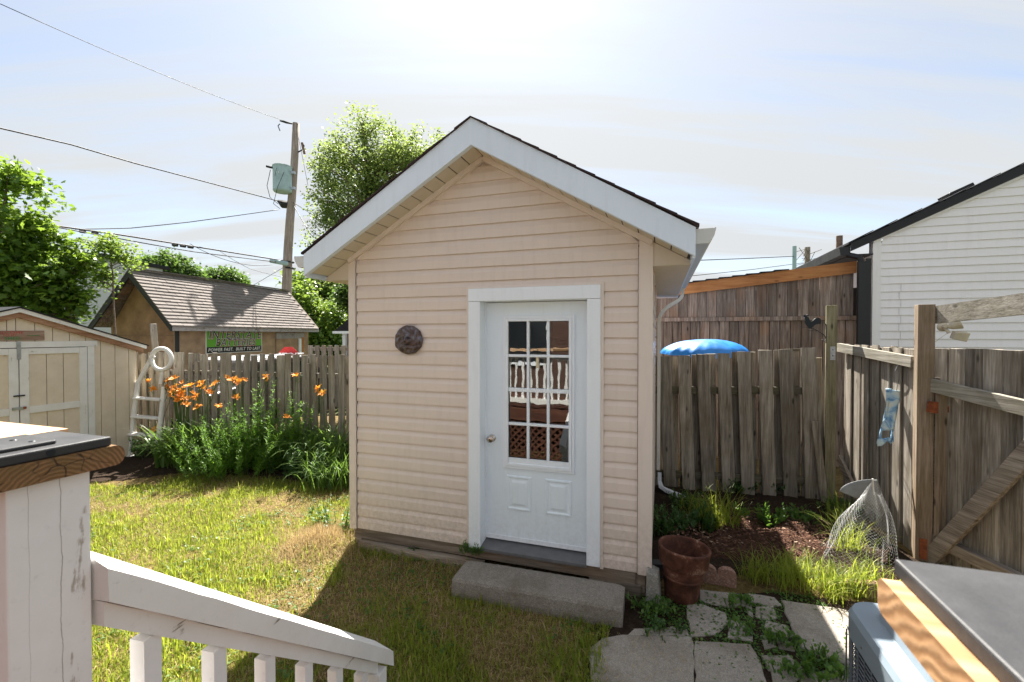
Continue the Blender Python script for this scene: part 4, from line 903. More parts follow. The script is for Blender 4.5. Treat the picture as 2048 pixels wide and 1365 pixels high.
# ================================================================ UTILITY POLE, TRANSFORMER, CABLES
PY=18.3
pb=at(573,600,PY); ptp=at(591,247,PY); pb0=pb+(pb-ptp).normalized()*((pb.z)/((ptp-pb).normalized().z)); pb0.z=0
up_=thing('utility_pole','tall weathered wooden utility pole behind the brown garage','pole',pb0)
seg=[]; 
for i in range(9):
    t=i/8; p=(ptp-pb0)*t; seg.append(p+Vector((.03*math.sin(t*9),.02*math.cos(t*7),0)))
MB().tube(seg,[.215-.085*i/8 for i in range(9)],14).build('pole_shaft',M['pole'],up_,smooth=True)
def pv(px,py,Y=PY): return at(px,py,Y)-pb0
MB().tube([pv(592,307),pv(605,300),pv(608,292),pv(604,286)],.03,6).build('cutout_arm',M['iron'],up_); MB().tube([pv(604,286),pv(609,308)],.05,8).build('cutout_fuse',M['signwood'],up_)
MB().tube([pv(541,522,18.0),pv(575,528,18.0)],.085,12).build('street_lamp_arm',M['transf'],up_,smooth=True)
for y_ in (525,537): MB().lathe([(.19,-.03),(.21,0),(.19,.03)],14).build('pole_band',M['iron'],up_,loc=pv(578,y_))
MB().tube([pv(556,402),pv(566,409),pv(580,411),pv(588,405)],[.05,.16,.14,.04],8).build('cable_bunch',M['wire'],up_)
MB().tube([pv(560,242),pv(572,245),pv(584,248)],[.03,.05,.03],7).build('insulator',M['iron'],up_); MB().tube([pv(560,248),pv(556,252),pv(560,262)],.02,5).build('clamp',M['iron'],up_)
tf=thing('transformer','pale blue-grey drum transformer hung on the utility pole','transformer',at(565,385,17.95))
rT=.345; hT=at(565,333,17.95).z-at(565,385,17.95).z
MB().lathe([(0,0),(rT*.9,0),(rT,.05),(rT,hT-.06),(rT*1.04,hT-.05),(rT*1.04,hT-.01),(rT*.8,hT+.02),(0,hT+.04)],28).build('drum',M['transf'],tf,smooth=False)
MB().tube([(-.20,-.15,hT*.87),(-.40,-.2,hT*.9),(-.52,-.2,hT*.93)],.045,8).build('bushing',M['iron'],tf)
MB().tube([(-.10,-.38,hT*.5),(-.02,-.40,hT*.8)],.008,5).build('lead_wire',M['wire'],tf)
B(.30,.50,-.05,.05,hT*.7,hT*.8).build('hanger',M['steel'],tf); B(.30,.50,-.05,.05,hT*.1,hT*.2).build('hanger',M['steel'],tf)
for x_ in (-.05,.03): MB().box(x_-.012,x_+.012,-rT-.012,-rT+.01,hT*.63,hT*.69).build('number_mark',M['signwhite'],tf)
def cable(name,label,pts,r,sag=0,n=14,grp='overhead cables on the utility pole',cat='cable'):
    P=[at(*p) for p in pts]; out=[]
    for a,b in zip(P,P[1:]):
        for i in range(n):
            t=i/n; q=a.lerp(b,t); out.append(q)
    out.append(P[-1]); N=len(out)
    for i,q in enumerate(out): q.z-=sag*4*(i/(N-1))*(1-i/(N-1))
    return MB().tube(out,r,5).build(name,M['wire'],smooth=True,label=label,cat=cat,group=grp)
cable('cable','thin uppermost wire running from the pole top to the upper left corner',[(583,247,PY),(0,8,9.5)],.008,.12)
cable('cable','thick black cable sagging from the left edge down to the pole bunch',[(566,405,PY),(270,327,13.2),(140,289,11.6),(-20,252,10)],.019,.0)
cable('cable','lone cable meeting the line bundle at the left and rising to the pole bunch',[(556,420,PY),(380,443,16),(262,455,14.5),(150,459,13)],.016,.03)
cable('cable','upper strand of the low cable bundle crossing above the brown garage',[(574,523,PY),(385,493,15.5),(240,470,13.2),(90,449,11)],.024,.0)
cable('cable','lower strand of the low cable bundle crossing above the brown garage',[(574,527,PY),(385,501,15.5),(240,475,13.2),(100,452,11)],.016,.05)
cable('cable','slack thin cable hanging below the low bundle left of the pole',[(545,530,PY),(470,510,16.5),(380,488,15.5)],.010,.28)
cable('cable','thin drop wire from the low bundle toward the garage ridge',[(440,503,16),(500,533,17),(590,560,19)],.008,.1)
cable('cable','thin wire running down to the left from the street lamp arm',[(576,530,PY),(500,575,22)],.010,.0)
cable('cable','thin wire from pole bunch descending right toward the poplar',[(586,410,PY),(622,470,16)],.014,.0)
cable('cable','wire from the pole bunch running right behind the poplar leaves',[(586,405,PY),(632,434,16)],.014,.0)
cable('cable','hanging guy wire right of the pole top',[(594,262,PY),(604,310,PY),(616,372,PY)],.008,.0)
cable('cable','loop of lead wire left of the transformer',[(541,340,17.8),(534,372,17.8),(540,395,17.9),(556,408,PY)],.012,.0)
cable('cable','second lead wire drooping across the transformer front',[(568,345,17.5),(555,375,17.5),(547,408,17.7),(560,418,PY)],.010,.0)
for i_,(x_,y_) in enumerate(((350,490),(366,492),(381,494),(362-140,472),(165,463),(190,466))): 
    a=at(x_-5,y_,15-(.0 if x_>300 else 2)); b=at(x_+5,y_+1.5,15-(0 if x_>300 else 2)); MB().tube([a,b],.045,6).build('cable_splice',M['wire'],label=['leftmost of the three black splice cases above the brown garage','middle of the three black splice cases above the brown garage','rightmost of the three black splice cases above the brown garage','black splice case nearest the saplings on the low bundle','black splice case on the low bundle among the maple leaves','small black splice case left of the sapling tips on the low bundle'][i_],cat='cable splice')
# ================================================================ NEIGHBOUR'S BARN-BOARD LEAN-TO (right)
LB=Vector((2.44,7.6,0))
bn=thing('board_wall_shed','tall brown barn-board lean-to with an orange fascia behind the right fence','lean-to',LB,-YAW)
def bz(s): return 2.62+.105*(s)     # fascia underside
random.seed(5)
nb=26; s0=-.95; wb=(2.80-s0)/nb
for i in range(nb):
    a=s0+i*wb+.002; b=a+wb-.005; yy=random.uniform(-.003,.003)
    MB().prism([(a,2.285),(b,2.285),(b,bz(b)+.02),(a,bz(a)+.02)],'y',yy,yy+.02).build('wall_board',M['barn'],bn)
    a2=a+.05; b2=b+.045
    MB().prism([(a2,0),(b2,0),(b2,2.215),(a2,2.215)],'y',.004+yy,.024+yy).build('wall_board',M['barn'],bn)
B(s0,2.95,-.035,.003,2.218,2.282).build('wall_rail',M['barn'],bn)
B(s0,2.95,.03,.05,0,2.7).build('backing_sheet',M['interior'],bn)
B(s0,2.9,.05,3,0.01,2.55).build('inner_wall',M['interior'],bn)
MB().prism([(s0-.2,bz(s0-.2)),(2.82,bz(2.82)),(2.82,bz(2.82)+.175),(s0-.2,bz(s0-.2)+.175)],'y',-.045,-.008).build('fascia_board',M['cedar'],bn)
for i in range(16):
    a=s0-.25+i*.196; z_=bz(a)+.18
    MB().prism([(a,z_+.022),(a+.20,z_+.026+.0),(a+.20,z_+.012),(a,z_)],'y',-.07,3.0).build('roof_shingle_row',M['shingle_b'],bn)
# ================================================================ NEIGHBOUR'S WHITE HOUSE
HO=Vector((5.20,6.50,0))
nh=thing('white_house','neighbouring house gable in white horizontal siding with black roof edge','house',HO,-YAW)
def hz(x): return 3.36+.468*x
EXH=.1125
def hcourse(k_,x1=5.2):
    z0=.25+k_*EXH; z1=z0+EXH
    prof=[(.020,z0+.0005),(-.002,z0+.001),(-.002,z0+.006),(.014,z1)]
    v=[]; 
    for y,z in prof:
        xa=max(.10,(z-3.36)/.468+.05) ; v+=[(xa,y,z),(x1,y,z)]
    if v[0][0]>4.8: return
    return MB().add(v,[(2*i,2*i+1,2*i+3,2*i+2) for i in range(3)]).build('siding_board',M['hwhite'],nh)
for k_ in range(46): hcourse(k_)
B(.02,5.2,.02,.06,0,.25).build('house_base',M['block'],nh)
B(0,.10,-.010,.02,.2,3.36).build('corner_board',M['hwhite'],nh); B(0,.012,.02,.12,.2,3.36).build('corner_return',M['hwhite'],nh)
for (x0,x1,ka,kb) in ((.32,.325,13,22),(3.0,3.005,8,24)):   # lap joints where siding lengths meet
    for k_ in range(ka,kb): B(x0+random.uniform(-.03,.03)*(k_%3),x0+.004+0*x1+.06*0+.03*(k_%3),-.004,.004,.25+k_*EXH+.004,.25+(k_+1)*EXH-.004) if False else MB().bar((x0+.02*(k_%2),-.002,.25+k_*EXH),(x0+.02*(k_%2),-.002,.25+(k_+1)*EXH),.004,.004,up=(0,1,0)).build('lap_joint',M['gutter'],nh)
B(.012,.016,.12,6,.2,3.2).build('side_wall',M['hwhite'],nh)
MB().prism([(.02,.2),(5.2,.2),(5.2,hz(5.2)-.02),(.02,3.30)],'y',.03,.07).build('sheathing',M['interior'],nh)
MB().bar((.0,-.018,hz(0)-.02),(5.2,-.018,hz(5.2)-.02),.045,.03,up=(0,1,0)).build('rake_trim',M['hwhite'],nh)
MB().prism([(-.28,hz(-.28)-.02),(5.3,hz(5.3)+.0),(5.3,hz(5.3)+.15),(-.28,hz(-.28)+.10)],'y',-.055,-.034).build('rake_flashing',M['black'],nh)
for i in range(3): MB().bar((-.25,-.062,hz(-.25)+.02+i*.035),(5.3,-.062,hz(5.3)+.045+i*.04),.008,.014,up=(0,1,0)).build('flashing_rib',M['black'],nh)
MB().prism([(-.28,hz(-.28)+.07),(5.3,hz(5.3)+.12),(5.3,hz(5.3)+.155),(-.28,hz(-.28)+.105)],'y',-.033,6.0).build('roof_deck',M['shingle_b'],nh)
for i in range(20):
    xa=-.32+i*.28; MB().prism([(xa,hz(xa)+.10),(xa+.30,hz(xa+.30)+.155-.02),(xa+.30,hz(xa+.30)+.165-.02),(xa,hz(xa)+.125)],'y',-.075,6.02).build('shingle_course',M['shingle_b'],nh)
rv=B(0,.30,0,.30,0,.07).build('roof_vent',M['black'],nh,loc=(1.02,.25,hz(1.02)+.115),rot=(0,-.44,0),bevel=.01)
MB().lathe([(0,0),(.05,0),(.05,.32),(.04,.32),(.04,.3),(0,.3)],14).build('vent_pipe',M['signwood'],nh,loc=(.10,1.6,hz(.1)+.02))
# its side gutter and downspout
hg=MB(); gpf=[(-.28,3.16),(-.40,3.16),(-.42,3.27),(-.40,3.28),(-.28,3.28)]
hg.prism(gpf,'y',-.03,6.0).build('gutter',M['black'],nh)
MB().prism([(-.28,3.15),(.0,3.15),(.0,3.17),(-.28,3.17)],'y',-.02,6.0).build('eave_soffit',M['blackplastic'],nh)
B(-.20,-.10,-.10,-.03,.1,3.05).build('downspout',M['black'],nh); MB().tube([(-.15,-.06,3.05),(-.18,-.05,3.12),(-.3,.02,3.17)],.04,6).build('downspout_elbow',M['black'],nh)
B(-.08,-.02,-.02,.0,.1,3.1).build('corner_strip',M['blackplastic'],nh)
# twin flood lamp on the white wall
fq=at(1895,662,5.72)
flm=thing('flood_lamp','beige twin-head flood lamp on the white siding under the gate beam','lamp',fq,-YAW)
MB().lathe([(0,0),(.055,0),(.055,.03),(.03,.05),(0,.05)],16).build('lamp_base',M['beige'],flm,loc=(-.02,.08,.05),rot=(math.pi/2,0,0))
MB().tube([(-.02,.04,.05),(-.01,-.02,.0),(.0,-.03,-.03)],.018,8).build('swivel_arm',M['beige'],flm)
MB().tube([(-.02,.04,.05),(-.03,-.03,.05)],.018,8).build('swivel_arm',M['beige'],flm)
MB().lathe([(.02,-.07),(.045,-.03),(.07,.05),(.068,.055),(.0,.03)],16).build('lamp_head',M['beige'],flm,loc=(.06,-.03,.07),rot=(.3,1.15,0))
MB().prism([(-.07,-.05),(.07,-.065),(.08,.05),(-.06,.045)],'y',-.05,.05).build('lamp_head',M['beige'],flm,loc=(.09,-.06,-.06),rot=(.2,.15,0),bevel=.008)
MB().tube([(-.0,.0,-.03),(-.08,.0,-.10),(-.16,.02,-.19)],.003,5).build('lamp_wire',M['beige'],flm)
# far poles right
for (x_,y_,Yd,r_,lb,mt_) in ((1589,493,24,.10,'thin grey service mast with a wire, left of the two far poles above the lean-to','transf'),(1615,495,27,.15,'ragged wooden pole top, right of the two far poles above the lean-to','pole')):
    t=at(x_,y_,Yd); o=MB().tube([(0,0,0),(0,0,t.z)],[r_*1.1,r_],10).build('far_pole',M[mt_],loc=(t.x,t.y,0),label=lb,cat='pole')
cable('cable','twisted service wire from the far mast to behind the tan shed',[(1588,513,24),(1480,518,20),(1395,521,17)],.018,.0,grp='far service wires')
cable('cable','lower straight wire passing to the ragged far pole',[(1607,526,25),(1500,540,22),(1385,552,19)],.014,.0,grp='far service wires')
vb=[]
for i in range(14):
    a=random.uniform(0,6.28); c=at(1615,515,26.8); vb.append([c+Vector((random.uniform(-.15,.15),0,random.uniform(-.5,.5))),c+Vector((.9*random.uniform(-1,1),0,random.uniform(-.7,.6)))])
mb=MB()
for a,b in vb: mb.tube([a,b],.015,4)
mb.build('dead_vine',M['bark'],label='dead vine strands tangled around the ragged far pole',cat='vine')
# ================================================================ BLUE TARP
tpc=at(1412,700,6.35); tp_x=tpc.x
n1,n2=26,96; V=[]
for i in range(n1):
    t=i/(n1-1)
    for j in range(n2):
        a=2*math.pi*j/n2
        r=math.sin(min(1,t*1.05)*math.pi/2)*(1+.035*math.sin(a*9+1)*t+.02*math.sin(a*23)*t)
        z=1.935-.235*(1-math.cos(t*math.pi/2))+.05*(float(fbm(3+3*r*math.cos(a)+9,3+2*r*math.sin(a)+9))-.5)*t
        V.append((tp_x+.08*(1-t)+.60*r*math.cos(a),6.38+.40*r*math.sin(a),z+.02*math.cos(a)*t-.04*math.sin(a+2)*t))
idx=np.arange(n1*n2).reshape(n1,n2); q=np.stack([idx[:-1],np.roll(idx[:-1],-1,1),np.roll(idx[1:],-1,1),idx[1:]],-1).reshape(-1,4)
npmesh('blue_tarp',V,q,M['tarp'],smooth=True,label='bright blue tarp draped in a dome behind the dark board fence',cat='tarp')
# ================================================================ RAG ON THE SIDE FENCE
yo=4.55
n1,n2=30,10; V=[]
tl,tr,bl_,br_=at(1768,776,4.42),at(1795,782,4.35),at(1750,892,4.40),at(1788,880,4.33)
for i in range(n1):
    t=i/(n1-1)
    for j in range(n2):
        s_=j/(n2-1); wv=.018*math.sin(s_*9+t*3)
        pinch=1-.12*math.exp(-((t-.45)/.25)**2)
        L_=tl.lerp(bl_,t);R_=tr.lerp(br_,t); p=L_.lerp(R_,.5+(s_-.5)*pinch); p=p+Vector((wv,-.02-wv,0))
        if t>.9: p.z+=.03*math.sin(s_*17)
        V.append(p)
idx=np.arange(n1*n2).reshape(n1,n2); q=np.stack([idx[:-1,:-1],idx[:-1,1:],idx[1:,1:],idx[1:,:-1]],-1).reshape(-1,4)
keep=[k for k in range(len(q)) if not (22<=k//(n2-1)<=25 and 3<=k%(n2-1)<=5)]
rg=npmesh('painted_rag',V,q[keep],M['cloth'],smooth=True,label='torn blue and white painted cloth hanging on the side fence beside the gate post',cat='cloth')
sdm=rg.modifiers.new('thick','SOLIDIFY'); sdm.thickness=.004
MB().tube([at(1790,742,4.3),at(1796,730,4.3),at(1803,715,4.25),at(1797,760,4.3),at(1793,782,4.34)],.0022,5).build('hanging_wire',M['steel'],label='thin wire holding the torn blue cloth on the side fence',cat='wire')
# ================================================================ WIRE MESH CLOCHE + PLASTIC SHEET
cw=thing('wire_mesh','slumped cone of galvanised wire mesh standing in the grass before the gate post','wire mesh',(3.03,3.92,0))
n1,n2=46,74; V=[]
for i in range(n1):
    t=i/(n1-1); z=.61*(1-t)
    r=.06+.27*t**1.1+.03*math.sin(t*5)
    for j in range(n2):
        a=2*math.pi*j/n2*.93+.4; rr_=r*(1+.14*math.sin(a*2+1)+.10*math.sin(a*5+t*4)*(.3+t)+.05*math.sin(a*9-t*5))
        V.append((.13*(1-t)**1.2+rr_*math.cos(a)*1.0,rr_*math.sin(a)*.85,z+.04*math.sin(a*2)*(1-t)+.03*math.sin(a+1)+.03*(1-t)))
idx=np.arange(n1*n2).reshape(n1,n2)
a=idx[:-1,:-1]; f=[]
# lattice of diagonals: split cells into diamonds by using shifted rows
q=np.stack([idx[:-2,1:-1],idx[1:-1,2:],idx[2:,1:-1],idx[1:-1,:-2]],-1)
m_=((np.arange(n1-2)[:,None]+np.arange(n2-2)[None])%2==0); q=q[m_]
ms_=npmesh('mesh_sheet',V,q,M['mesh'],cw); wf=ms_.modifiers.new('wire','WIREFRAME'); wf.thickness=.0014; wf.use_replace=True; wf.use_even_offset=False
MB().tube([at(1745,958,3.9)-Vector((3.03,3.92,0)),at(1748,990,3.9)-Vector((3.03,3.92,0))],.007,6).build('stake',M['spout'],cw)
n1,n2=14,12;V=[]
c0=at(1745,975,4.25)
for i in range(n1):
    t=i/(n1-1)
    for j in range(n2):
        a=math.pi*(.55*j/(n2-1)+.28); r=.27
        V.append((c0.x-.26*math.cos(math.pi/2*t*0)+.30*t*math.cos(a*.8)+.0,c0.y+.05*math.sin(a*3)*t,c0.z+.02-.30*t*math.sin(a)-.06*(1-t)))
V=[]; 
for i in range(n1):
    t=i/(n1-1)
    for j in range(n2):
        s_=j/(n2-1); a=math.pi*(.98-.52*s_)
        e=at(1745+66*math.cos(a),985-26*math.sin(a)*1.0,4.22); b=at(1745+ -22+40*s_,1000+40*s_,4.30)
        V.append(e.lerp(b,t)+Vector((0,-.06*math.sin(t*math.pi),0)))
idx=np.arange(n1*n2).reshape(n1,n2); q=np.stack([idx[:-1,:-1],idx[:-1,1:],idx[1:,1:],idx[1:,:-1]],-1).reshape(-1,4)
o=npmesh('plastic_sheet',V,q,M['greyplastic'],smooth=True,label='curved grey plastic sheet leaning at the foot of the side fence behind the mesh',cat='plastic sheet'); o.modifiers.new('t','SOLIDIFY').thickness=.004
# ================================================================ POT, EDGING, BLOCK
pt=MB().lathe([(0,.0),(.108,.0),(.118,.01),(.128,.09),(.136,.165),(.141,.168),(.141,.180),(.136,.184),(.146,.245),(.166,.262),(.176,.275),(.186,.385),(.190,.392),(.184,.402),(.174,.402),(.168,.39),(.160,.28),(.135,.18),(.11,.06),(0,.055)],56)
pt.build('flower_pot',M['terracotta'],loc=gp(1362,1197),rot=(.03,.05,.6),smooth=False,label='old stained terracotta pot standing empty at the shed corner',cat='flower pot').data.polygons.foreach_set('use_smooth',[True]*(56*19))
MB().lathe([(0,.0),(.14,.004),(.15,.0)],24).build('potting_soil',M['soil'],bpy.data.objects['flower_pot'],loc=(0,0,.235))
sc0=gp(1395,1166); sc1=gp(1473,1180); a_=math.atan2(sc1.y-sc0.y,sc1.x-sc0.x); Lc=(sc1-sc0).length
pts=[(0,0),(Lc,0)]
for cx_ in (Lc*.76,Lc*.27):
    r_=Lc*.25
    for t in np.linspace(-.15,math.pi+.15,12): pts.append((cx_+r_*math.cos(t),.085+r_*.9*math.sin(t)))
MB().prism(pts,'y',0,.055).build('scalloped_edging',M['scallop'],loc=sc0,rot=(0,0,a_),label='reddish double-scalloped edging brick right of the terracotta pot',cat='edging brick',bevel=.006)
b0=gp(1307,1205); MB().prism([(-.055,0),(.05,0),(.035,.22),(-.045,.25)],'y',-.03,.10).build('concrete_block',M['block'],loc=b0,rot=(.1,0,-.4),label='pale concrete block set on end between shed corner and terracotta pot',cat='block',bevel=.006)
MB().bar(gp(1300,1145,.05)+Vector((0,.1,0)),gp(1440,1160,.05)+Vector((0,.16,0)),.09,.08).build('edging_timber',M['blackplastic'],label='dark edging timber behind the scalloped brick at the bed front',cat='edging timber')
rc=thing('retaining_edge','short dark curb stone in the grass between the wire mesh and the grey condenser','edging',gp(1770,1205)); MB().prism([(-.25,0),(.35,0),(.35,.11),(.0,.13),(-.25,.10)],'y',0,.07).build('curb_stone',M['scallop'],rc,rot=(0,0,-.4),bevel=.01)
# ================================================================ FOREGROUND: DECK, POSTS, HANDRAIL
eX=Vector((math.cos(YAW),-math.sin(YAW),0)); eY=Vector((math.sin(YAW),math.cos(YAW),0))
# left newel post: far right corner at (-.772,.80)
PF=Vector((-.942*.86,.86,0))       # far-right vertical edge of the post
lp=thing('newel_post','white painted newel post with a brown wooden cap at the left foreground','post',PF,-YAW)
B(-.115,0,-.118,0,.02,1.742).build('post_shaft',M['crackpost'],lp,bevel=.003)
def capend(z0,z1,y0,y1,r=.017,n=7):
    p=[]
    for cy,cz,a0 in ((y1-r,z0+r,-90),(y1-r,z1-r,0),(y0+r,z1-r,90),(y0+r,z0+r,180)):
        for i in range(n+1): t=R(a0+90*i/n); p.append((cy+r*math.cos(t),cz+r*math.sin(t)))
    return p
cp=MB().prism(capend(1.742,1.781,-.165,.048),'x',-.50,.018); cpo=cp.build('cap_board',M['capend'],lp)
# grey moulded cap plate resting on it
gc=thing('bracket_plate','dark grey plastic mounting plate with screw holes on the left post cap','mounting plate'); gc.matrix_world=Matrix.Translation(PF)@Matrix.Rotation(-YAW,4,'Z')@Matrix.Translation((0,0,1.7815))
B(-.155,.014,-.175,.028,0,.018).build('plate',M['capgrey'],gc,bevel=.003)
MB().prism([(-.135,-.16),(-.10,-.165),(-.018,-.165),(-.014,-.155),(-.014,-.045),(-.02,-.04),(-.135,-.03)],'z',.0182,.025).build('raised_pad',M['capgrey'],gc,bevel=.002)
for x_,y_ in ((-.06,-.135),(-.11,-.12),(-.085,-.07),(-.04,-.065)): MB().lathe([(0,0),(.0055,0),(.004,.0012),(0,.0012)],12).build('screw_hole',M['iron'],gc,loc=(x_,y_,.0252))
for x_,y_ in ((-.045,-.11),(-.09,-.10)): MB().lathe([(0,0),(.004,0),(.003,.003),(0,.0035)],10).build('rust_screw',M['rust'],gc,loc=(x_,y_,.0252))
MB().lathe([(0,0),(.0065,0),(.0065,.0008),(0,.0008)],16).build('port_hole',M['iron'],gc,loc=(.0142,-.065,.009),rot=(0,math.pi/2,0))
# deck railing going left from the post, seen in the door glass
rl=thing('deck_railing','white spindle railing running left from the left newel post','railing',PF,-YAW)
B(-3.2,-.505,-.15,.04,1.742,1.779).build('cap_plank',M['toppl'],rl); B(-.50,-.1565,-.166,.047,1.7815,1.800).build('cap_plank',M['toppl'],rl)
B(-3.2,-.118,-.085,-.045,1.62,1.70).build('top_rail',M['whitewood'],rl); B(-3.2,-.118,-.085,-.045,.93,1.0).build('bottom_rail',M['whitewood'],rl)
bl0=B(-.018,.018,-.018,.018,.90,1.66).build('baluster',M['whitepost'],rl,loc=(-.22,-.105,0))
for i in range(1,27): share(bl0,rl,(-.22-.115*i,-.105,0))
B(-3.3,-3.2,-.12,0,.0,1.74).build('end_post',M['whitepost'],rl)
# right hand cap plate with board below (deck post right of the steps)
RC=Vector((.452,.522,0)); rpst=thing('right_post','foreground right deck post with an orange-brown cap board','post',RC,-YAW)
B(.035,.16,-.30,-.02,.02,1.69).build('post_shaft',M['whitepost'],rpst)
MB().prism(capend(1.672,1.714,-.62,.005,.012),'x',-.018,.60).build('cap_board',M['capend2'],rpst,rot=(0,0,0))
rcp=thing('grey_cap_plate','large smooth grey plastic plate on the right foreground post cap','mounting plate'); rcp.matrix_world=Matrix.Translation(RC)@Matrix.Rotation(-YAW,4,'Z')@Matrix.Translation((0,0,1.7145))
B(0,.55,-.60,.012,0,.019).build('plate',M['capgrey'],rcp,bevel=.003)
MB().prism([(.075,-.55),(.5,-.55),(.5,-.06),(.09,-.06),(.075,-.075)],'z',.0192,.0275).build('raised_pad',M['capgrey'],rcp,bevel=.002)
MB().prism([(.115,-.125),(.18,-.118),(.18,-.112),(.115,-.12)],'z',.0276,.0282).build('slot',M['iron'],rcp)
# handrail
HA=Vector((-.803,.86,0)); 
hr=thing('stair_handrail','white flaking-paint stair handrail with square balusters descending from the left post','handrail',HA,-.215)
# local y = run
slope=-.835; hb=1.555
def hzz(y): return hb+slope*y
def slab(y0,y1,x0,x1,dz0,dz1,roll=0):
    m=MB(); 
    N=24;v=[];f=[]
    for i in range(N+1):
        y=y0+(y1-y0)*i/N; j=lambda:random.uniform(-.0009,.0009)
        v+=[(x0+j(),y,hzz(y)+dz0),(x1+j(),y,hzz(y)+dz0),(x1+j()*2,y,hzz(y)+dz1+2*j()),(x0+j(),y,hzz(y)+dz1+roll)]
    for i in range(N):
        for k in range(4): f.append((4*i+k,4*i+(k+1)%4,4*i+4+(k+1)%4,4*i+4+k))
    f+=[(3,2,1,0),(4*N,4*N+1,4*N+2,4*N+3)]
    return m.add(v,f)
slab(.003,1.16,-.062,.028,-.066,0,.034).build('top_rail',M['whitewood_y'],hr)
slab(.006,1.05,-.030,.012,-.116,-.067).build('sub_rail',M['whitewood_y'],hr)
for i in range(6):
    y=.103+.170*i; B(-.030,.008,y-.019,y+.019,max(.05,hzz(y)-.95),hzz(y)-.118+.0).build('baluster',M['whitepost'],hr)
B(-.050,.030,1.03,1.09,.0,hzz(1.06)-.10).build('end_post',M['whitepost'],hr)
slab(.003,1.03,-.035,.010,-1.0,-.93).build('bottom_rail',M['whitewood'],hr)
# steps and deck behind the camera
stp=thing('porch_steps','wooden steps between the newel posts, below the frame','steps',PF,-YAW)
for i,(zt,ya) in enumerate(((.64,.02),(.43,.28),(.22,.54))): B(.04,1.18,ya,ya+.27,zt-.04,zt).build('tread',M['deckwood'],stp)
dk=thing('porch_deck','red-brown porch deck with lattice skirt under the railing','deck',PF,-YAW)
for i in range(10): B(-3.3,1.6,-.16-.145*i-.14,-.16-.145*i,.81,.845).build('deck_board',M['deckwood'],dk)
B(-3.3,1.6,-.04,.0,.66,.85).build('rim_joist',M['deckwood'],dk)
mb=MB()
for i in range(34):
    x_=-3.3+i*.11; mb.bar((x_,-.02,.02),(x_+.62,-.02,.64),.03,.006,up=(0,1,0)); mb.bar((x_+.62,-.028,.02),(x_,-.028,.64),.03,.006,up=(0,1,0))
mb.build('lattice_skirt',M['deckwood'],dk)
B(-3.3,1.6,-1.7,-1.65,0,.8).build('skirt_backing',M['interior'],dk)
hs=thing('brick_house','brown brick house wall behind the porch, seen only in the door glass','house',PF-eY*3.4,-YAW)
B(-5,3.4,-.2,0,0,3.0).build('brick_wall',M['brick'],hs); B(-2.6,-1.4,0,.05,1.3,2.6).build('window_frame',M['frame_white'],hs); B(-2.54,-1.46,.051,.055,1.36,2.54).build('window_pane',M['darkglass'],hs)
# ================================================================ AIR CONDITIONER
AC=Vector((1.42,1.93,0)); ac=thing('air_conditioner','blue-grey condenser unit with rounded corners and louvred side behind the right cap','air conditioner',AC,-YAW)
def rr(x0,x1,y0,y1,r,n=8):
    p=[]
    for cx_,cy_,a0 in ((x1-r,y0+r,-90),(x1-r,y1-r,0),(x0+r,y1-r,90),(x0+r,y0+r,180)):
        for i in range(n+1): t=R(a0+90*i/n); p.append((cx_+r*math.cos(t),cy_+r*math.sin(t)))
    return p
S=.78
MB().prism(rr(.03,S-.03,-S+.03,-.03,.09),'z',.10,.79).build('core',M['accore'],ac)
top=MB(); levels=[(0,.76,.11),(0,.845,.11),(.012,.868,.10),(.075,.872,.09),(.080,.875,.09),(.095,.925,.09),(.115,.945,.09),(.15,.947,.09)]
v=[];f=[];n_=None
for ins,z,r in levels:
    p=rr(ins,S-ins,-S+ins,-ins,r); n_=len(p); v+=[(a,b,z) for a,b in p]
for i in range(len(levels)-1):
    for k in range(n_): f.append((i*n_+k,i*n_+(k+1)%n_,(i+1)*n_+(k+1)%n_,(i+1)*n_+k))
f.append(tuple(range((len(levels)-1)*n_,len(levels)*n_)))
top.add(v,f).build('top_cover',M['ac'],ac)
MB().prism(rr(0,S,-S,0,.11),'z',.04,.14).build('base_pan',M['ac'],ac)
wl=rr(.006,S-.006,-S+.006,-.006,.10)
m=MB(); pl_=wl+[wl[0]]; m.tube([(a,b,0) for a,b in pl_],.0028,4,cap=False); w0=m.build('grille_wire',M['acdark'],ac,loc=(0,0,.16))
for i in range(1,34): share(w0,ac,(0,0,.16+i*.018))
# corner posts and vertical wires
for i,(a,b) in enumerate(wl[::2]):
    pass
vw=MB(); 
for (a,b) in wl: vw.tube([(a,b,.14),(a,b,.765)],.003,4)
for t in np.linspace(.08,.92,12):
    for a,b in ((0.004,-S*t),(S*t,-.004)): vw.tube([(a,b,.14),(a,b,.765)],.003,4)
vw.build('grille_upright',M['acdark'],ac,kind='stuff')
MB().lathe([(0,0),(.006,0),(.006,.004),(0,.006)],8).build('cover_screw',M['steel'],ac,loc=(-.001,-.22,.79),rot=(0,-math.pi/2,0))
MB().lathe([(0,0),(.006,0),(.006,.004),(0,.006)],8).build('cover_screw',M['steel'],ac,loc=(-.001,-.10,.79),rot=(0,-math.pi/2,0))
# ================================================================ FOLIAGE
def randrot(n,tiltmax=math.pi):
    a=rng.uniform(0,2*np.pi,n); b=rng.normal(0,.9,n); c=rng.uniform(0,2*np.pi,n)
    return np.einsum('nij,njk->nik',np.einsum('nij,njk->nik',rotz(a),rotx(b)),rotz(c))
